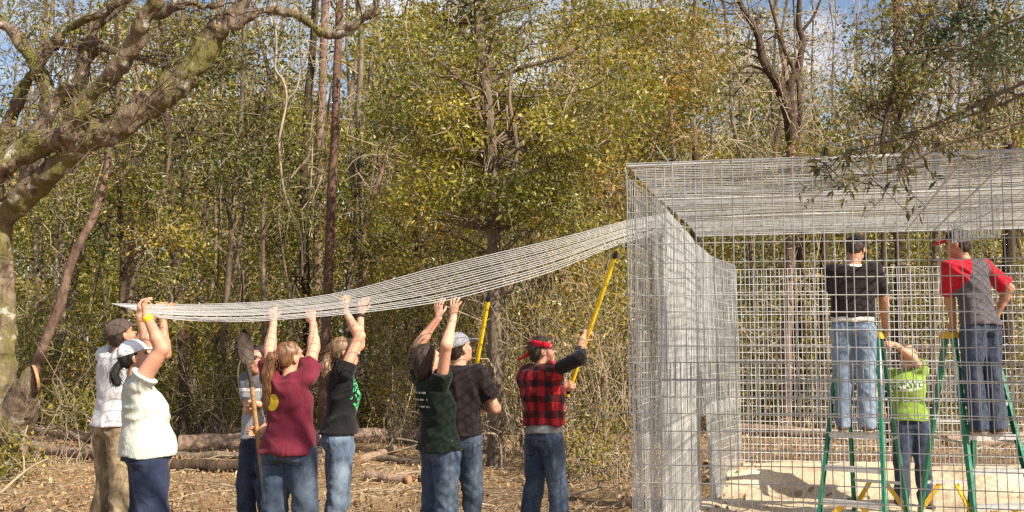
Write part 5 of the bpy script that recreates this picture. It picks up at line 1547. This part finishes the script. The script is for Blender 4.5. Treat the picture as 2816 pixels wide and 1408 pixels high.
# shovel man
pH = person('man in grey t-shirt and sunglasses half hidden, holding an upturned shovel', 722, 8.75, 1.63, R(152), SLIM_M, 'grey_band', 'jean_grey',
       [dict(to=P(712, 1112, 8.5), pole=(0.8, -0.4, -0.6), dir=(-0.9, -0.2, 0.15), palm=(-0.2, -0.6, -0.6), curl=0.95, thumb=1), dict(to=P(716, 1186, 8.46), pole=(-0.6, -0.4, -0.6), dir=(-0.9, -0.2, 0.1), palm=(-0.3, -0.8, 0.2), curl=0.95)],
       head=(R(-10), R(0)), hair=('short', 'hair_brown'), hem=0.88, sleeve=0.7, sleeve_r=0.078, leg=(0.098, 0.080, 0.072))
glasses(pH, 'sunglasses', 'black_plastic', True)
wrist_ring(pH, 1, 'wristwatch', 'black_plastic', 0.034, 0.03, 0.013)
# man on the left ladder
STEP = 0.871
lad1 = dict(px=2364, d=9.3, rz=R(-33)); lad2 = dict(px=2656, d=9.2, rz=R(4))
def lad_pt(L, p):
    x0 = (L['px'] - IW / 2) / FPX * L['d']; c, s = math.cos(L['rz']), math.sin(L['rz'])
    return np.array((x0 + c * p[0] - s * p[1], L['d'] + s * p[0] + c * p[1], p[2]))
f1 = lad_pt(lad1, (0.02, -0.36, STEP)); f2 = lad_pt(lad2, (-0.07, -0.36, STEP))
def pxof(p): return IW / 2 + p[0] / p[1] * FPX
pI = person('man in black t-shirt and pale jeans standing on a ladder step, head bowed', pxof(f1), f1[1], 1.77, R(-22), BROAD_M, 'black_tee', 'jean_pale',
       [dict(to=P(2436, 905, 9.25), pole=(0.9, -0.3, -0.2), dir=(0.2, 0.1, -0.95), palm=(-0.7, 0.6, 0), curl=0.6), dict(to=P(2330, 880, 9.45), pole=(-0.9, -0.3, -0.2), dir=(0.4, 0.5, -0.7), palm=(0.7, 0.6, 0), curl=0.5)],
       head=(R(-12), R(-32)), head_off=(0.02, 0.04), hair=('short', 'hair_brown'), cap=('cap_black', 'cap_black'), brim='fwd', lean=(0.02, 0.05), z0=STEP + 0.004, hem=0.985, sleeve=0.75, sleeve_r=0.082, undershirt=('boxers', 0.945), skin='skin2',
       feet=((0.10, 0.0), (-0.10, 0.0)), leg=(0.105, 0.082, 0.074), arm_r=(0.048, 0.042, 0.031), waist=0.99)
pJ = person('man in grey shirt with red sleeves standing on a ladder step', pxof(f2), f2[1], 1.80, R(18), SLIM_M, 'raglan', 'jean_grey',
       [dict(to=P(2738, 870, 9.05), pole=(0.9, -0.2, -0.3), dir=(-0.3, 0.7, -0.1), palm=(-0.7, 0.3, -0.5), curl=0.6), dict(to=P(2622, 912, 9.15), pole=(-0.9, -0.3, 0.1), dir=(0.05, 0.3, -0.9), palm=(0.5, 0.6, 0), curl=0.5)],
       head=(R(34), R(-4)), head_off=(-0.04, 0.03), hair=('short', 'hair_brown'), cap=('cap_black', 'red_brim'), lean=(-0.08, 0.05), z0=STEP + 0.004, hem=0.90, sleeve=0.85, sleeve_r=0.082, skin='skin2',
       feet=((0.13, 0.0), (-0.08, 0.0)), leg=(0.105, 0.084, 0.078), arm_r=(0.046, 0.041, 0.031), waist=0.99)
pK = person('woman in lime green t-shirt facing out between the two ladders', 2490, 10.4, 1.66, R(172), SLIM_F, 'lime', 'jean_grey',
       [dict(to=P(2428, 1122, 10.25), pole=(0.7, -0.5, -0.4), dir=(-0.4, -0.1, -0.8), palm=(0.4, 0.6, 0), curl=0.4), dict(to=P(2462, 948, 10.1), pole=(-0.9, 0.3, 0.6), dir=(-0.9, 0.0, 0.05), palm=(0, 0.8, -0.5), curl=0.5)],
       head=(R(22), R(12)), hair=('tail', 'hair_fair'), hem=0.905, sleeve=0.35, sleeve_r=0.075, leg=(0.102, 0.078, 0.070), feet=((0.12, 0.03), (-0.12, 0.03)), arm_r=(0.043, 0.038, 0.027), waist=0.98, sh_w=0.165)

# ------------------------------------------------------------------ stepladders
M['fibre_green'] = plain('green fibreglass', (0.012, 0.175, 0.105), 0.4, var=0.2)
M['label_blue'] = plain('blue sticker', (0.05, 0.13, 0.35), 0.4)
M['alu'] = plain('aluminium tread', (0.55, 0.55, 0.56), 0.4, 0.5, var=0.1, nscale=20)
M['yellow'] = plain('yellow plastic', (0.72, 0.43, 0.02), 0.45, var=0.1)
M['steel'] = plain('steel stay', (0.4, 0.4, 0.4), 0.4, 0.8)
def ladder(label, L):
    x0 = (L['px'] - IW / 2) / FPX * L['d']
    root = empty('stepladder', (x0, L['d'], 0), L['rz']); tag(root, label, 'ladder', 'green stepladders in the cage')
    Htop = 1.735
    def add(name, parts, mat, parent=root):
        G = Geo()
        for V, Q in parts: G.add(V, Q)
        return G.obj(name, M[mat], parent, smooth=False)
    fr = lambda s, z: np.array((s * (0.30 - 0.115 * z / Htop), -0.56 + 0.47 * z / Htop, z))
    bk = lambda s, z: np.array((s * (0.26 - 0.09 * z / Htop), 0.56 - 0.47 * z / Htop, z))
    for s in (1, -1):
        # channel rails: web and two flanges
        for fn_ in (fr, bk):
            a, b_ = fn_(s, 0.012), fn_(s, Htop)
            w = np.array((0, 1, 0)); o_ = np.array((s * 0.012, 0, 0))
            r_ = add('rail', [beam(a, b_, 0.068, 0.006, w), beam(a - o_ + (0, 0.032, 0), b_ - o_ + (0, 0.032, 0), 0.005, 0.024, w), beam(a - o_ - (0, 0.032, 0), b_ - o_ - (0, 0.032, 0), 0.005, 0.024, w)], 'fibre_green')
            add('foot', [box_pts(a + (0, 0, 0.02), 0.045, 0.085, 0.06)], 'black_plastic', r_)
            if fn_ is fr:
                for z0_, z1_, mt in ((1.30, 1.62, 'patch'), (1.16, 1.29, 'label_blue')):
                    p0, p1 = fn_(s, z0_) + np.array((s * 0.0045, 0, 0)), fn_(s, z1_) + np.array((s * 0.0045, 0, 0))
                    add('sticker', [beam(p0, p1, 0.050, 0.002, w)], mt, r_)
    for i in range(1, 6):
        z = 0.29 * i
        a, b_ = fr(-1, z), fr(1, z)
        st = add('step', [box_pts((a + b_) / 2 + (0, 0.01, 0), b_[0] - a[0] - 0.01, 0.085, 0.006), box_pts((a + b_) / 2 + (0, -0.03, -0.022), b_[0] - a[0] - 0.01, 0.005, 0.042)], 'alu')
        if i == 1:
            for s in (1, -1):
                e = fr(s, 0.06); t = (a + b_) / 2 + np.array((s * 0.07, 0.0, -0.03))
                add('brace', [beam(e + (-s * 0.015, 0, 0), t, 0.042, 0.018, (0, 0, 1))], 'yellow')
    for s in (1, -1):
        for z in (0.30, 0.85, 1.35):
            pass
        e = bk(s, 0.06); t = np.array((s * 0.07, bk(s, 0.36)[1], 0.36))
        add('brace', [beam(e, t, 0.042, 0.018, (0, 0, 1))], 'yellow')
    for z in (0.36, 0.95, 1.45):
        a, b_ = bk(-1, z), bk(1, z)
        add('back_rung', [beam(a, b_, 0.028, 0.028, (0, 1, 0))], 'alu')
    for s in (1, -1):
        a, b_ = fr(s, 0.80), bk(s, 0.80)
        add('spreader', [beam(a, b_, 0.022, 0.005, (0, 0, 1))], 'steel')
    V, Q = box_pts((0, 0, Htop + 0.005), 0.42, 0.26, 0.055)
    V[4:, :2] *= 0.94
    add('top_cap', [(V, Q), box_pts((0, 0, Htop + 0.037), 0.36, 0.2, 0.008)], 'yellow')
ladder('green fibreglass stepladder under the man in the black t-shirt', lad1)
ladder('green fibreglass stepladder under the man with red sleeves', lad2)

# ------------------------------------------------------------------ poles, shovel, drill
def pole(label, a, b_, r):
    root = empty('push_pole', tuple(a)); tag(root, label, 'pole', 'yellow push poles')
    a, b_ = np.asarray(a), np.asarray(b_)
    u = (b_ - a) / np.linalg.norm(b_ - a)
    def tb(name, p, q, rr, mat):
        G = Geo(); G.add(*tubes(catmull([p, q], 4)[None], np.array([[rr * 0.3, rr, rr, rr * 0.3]]) if name != 'shaft' else np.full((1, 4), rr), 12))
        o = G.obj(name, M[mat], root); o.data.transform(Matrix.Translation(-Vector(a)))
    tb('shaft', a, b_ - u * 0.04, r, 'yellow_paint')
    tb('tip', b_ - u * 0.09, b_, r * 1.12, 'black_plastic'); tb('grip', a - u * 0.03, a + u * 0.16, r * 1.12, 'black_plastic')
M['yellow_paint'] = plain('yellow painted fibreglass', (0.80, 0.56, 0.015), 0.35, var=0.12)
pole('yellow pole rising beside the man in the checked cap', *PF, 0.019)
pole('yellow pole held up by the man in the checked vest', *PG, 0.019)

sh_root = empty('shovel', tuple(P(730, 1395, 8.5))); tag(sh_root, 'long-handled shovel held upside down with its rusty blade up', 'shovel')
M['wood'] = plain('worn wooden handle', (0.36, 0.20, 0.075), 0.55, var=0.25, nscale=14)
M['rust'] = plain('rusty steel blade', (0.060, 0.042, 0.034), 0.6, 0.3, var=0.4, nscale=9)
T_ = Matrix.Translation(-sh_root.location)
sa, sb = P(724, 1330, 8.5), P(690, 1045, 8.36)
G = Geo(); G.add(*tubes(catmull([sa, sb], 8)[None], np.full((1, 8), 0.019), 10)); o = G.obj('handle', M['wood'], sh_root); o.data.transform(T_)
sc_ = P(676, 990, 8.33); G = Geo(); G.add(*tubes(catmull([sb + (sa - sb) * 0.06, sb, sc_], 8)[None], np.array([[0.023, 0.023, 0.022, 0.021, 0.020, 0.020, 0.018, 0.014]]), 10)); o = G.obj('socket', M['rust'], sh_root); o.data.transform(T_)
top_ = P(668, 915, 8.3); ub = (top_ - sc_); Lb = np.linalg.norm(ub) + 0.06; ub /= np.linalg.norm(ub)
sd_ = np.array((math.cos(0.95), math.sin(0.95), 0)); sd_ -= ub * sd_.dot(ub); sd_ /= np.linalg.norm(sd_); nb = np.cross(sd_, ub)
tt = np.linspace(0, 1, 12); wdt = 0.8 * np.array([0.055, 0.082, 0.094, 0.098, 0.100, 0.100, 0.098, 0.092, 0.082, 0.064, 0.040, 0.006])
ss = np.linspace(-1, 1, 9)
grid = np.array([[sc_ + ub * (t * Lb - 0.03) + sd_ * s * w + nb * (0.028 * (s * s) - 0.02 * math.sin(t * 2.4)) for s in ss] for t, w in zip(tt, wdt)])
grid2 = grid + nb * 0.004
V = np.concatenate([grid.reshape(-1, 3), grid2.reshape(-1, 3)])
n1, n2 = 12, 9; ii = np.arange(n1 * n2).reshape(n1, n2)
q1 = np.stack([ii[:-1, :-1], ii[1:, :-1], ii[1:, 1:], ii[:-1, 1:]], -1).reshape(-1, 4)
G = Geo(); G.add(V, np.concatenate([q1, q1[:, ::-1] + n1 * n2])); o = G.obj('blade', M['rust'], sh_root); o.data.transform(T_)

# ------------------------------------------------------------------ overhanging oak at the right (trunk beyond the frame)
ov = empty('oak_tree', (7.2, 2.2, 0)); tag(ov, 'leafy oak whose boughs hang down over the right end of the cage', 'tree')
T_ = Matrix.Translation(-ov.location)
G = Geo(); Gl, Gw = Geo(), Geo()
trunk_tube(G, np.array([(7.2, 2.2, -0.1), (7.1, 2.2, 1.5), (6.8, 2.4, 3.2), (6.2, 2.8, 5.0), (5.6, 3.0, 7.0)]), [0.34, 0.27, 0.24, 0.18, 0.10], 12)
def bough(pts, r0, r1, nleaf, lsz, tw=0.35, wide=0.3):
    c = catmull(pts, 30); r = interp_r([r0, r1], 30)
    Gw.add(*tubes(c[None], r[None], 6))
    n = nleaf // 9
    ii = rng.integers(6, 30, n)
    E = c[ii] + rng.normal(size=(n, 3)) * tw * np.array([1, 0.8, 0.7]) + np.array([0, 0, -0.08])
    Gw.add(*twigs(c[ii], E, 0.0035, 0.0014, 5, 0.08))
    for a, e in zip(c[ii], E):
        k = rng.integers(5, 13)
        t = rng.uniform(0.35, 1.0, (k, 1))
        Vt, Qt, rd = leaf_quads(a * (1 - t) + e * t, lsz, up=0.5, wid=wide, droop=0.5); Gl.add(Vt, Qt, rnd=rd)
# boughs seen in the picture
bough([P(3500, 60, 4.0), P(3000, 150, 4.2), P(2800, 235, 4.3), P(2620, 320, 4.4), P(2480, 380, 4.5), P(2360, 410, 4.6), P(2270, 450, 4.6)], 0.013, 0.002, 380, 0.052, 0.20)
bough([P(3400, 200, 3.8), P(2950, 300, 4.0), P(2760, 350, 4.1), P(2600, 400, 4.2), P(2450, 470, 4.3), P(2300, 500, 4.4), P(2200, 570, 4.4)], 0.008, 0.0015, 90, 0.048, 0.12)
bough([P(3300, -60, 4.4), P(2950, 10, 4.6), P(2780, 60, 4.7), P(2650, 130, 4.8), P(2560, 200, 4.9)], 0.010, 0.002, 280, 0.05, 0.22)
bough([P(3300, 60, 4.6), P(2950, 200, 4.8), P(2720, 300, 5.0), P(2520, 360, 5.1), P(2330, 390, 5.2)], 0.010, 0.002, 170, 0.05, 0.16)
# boughs above and beside the frame that dapple the clearing
for k in range(15):
    e = np.array((rng.uniform(-1.5, 5.5), rng.uniform(0.5, 5.0), rng.uniform(4.6, 7.5)))
    if e[1] > 1.5 and e[2] < CAMZ + 1.4 + 0.46 * e[1] + 0.5: e[2] = CAMZ + 1.9 + 0.46 * e[1]
    s0 = np.array((6.4, 2.6, 4.4))
    bough([s0, s0 * 0.6 + e * 0.4 + (0, 0, 0.6), s0 * 0.25 + e * 0.75 + (0, 0, 0.3), e], 0.06, 0.006, 260, 0.085, 0.45)
o = G.obj('trunk', M['bark_grey'], ov); o.data.transform(T_)
o = Gw.obj('twigs', M['twig_dark'], ov, smooth=True); o['kind'] = 'stuff'; o.data.transform(T_)
o = Gl.obj('crown', M['leaf_near'], ov, smooth=False); o.data.transform(T_)
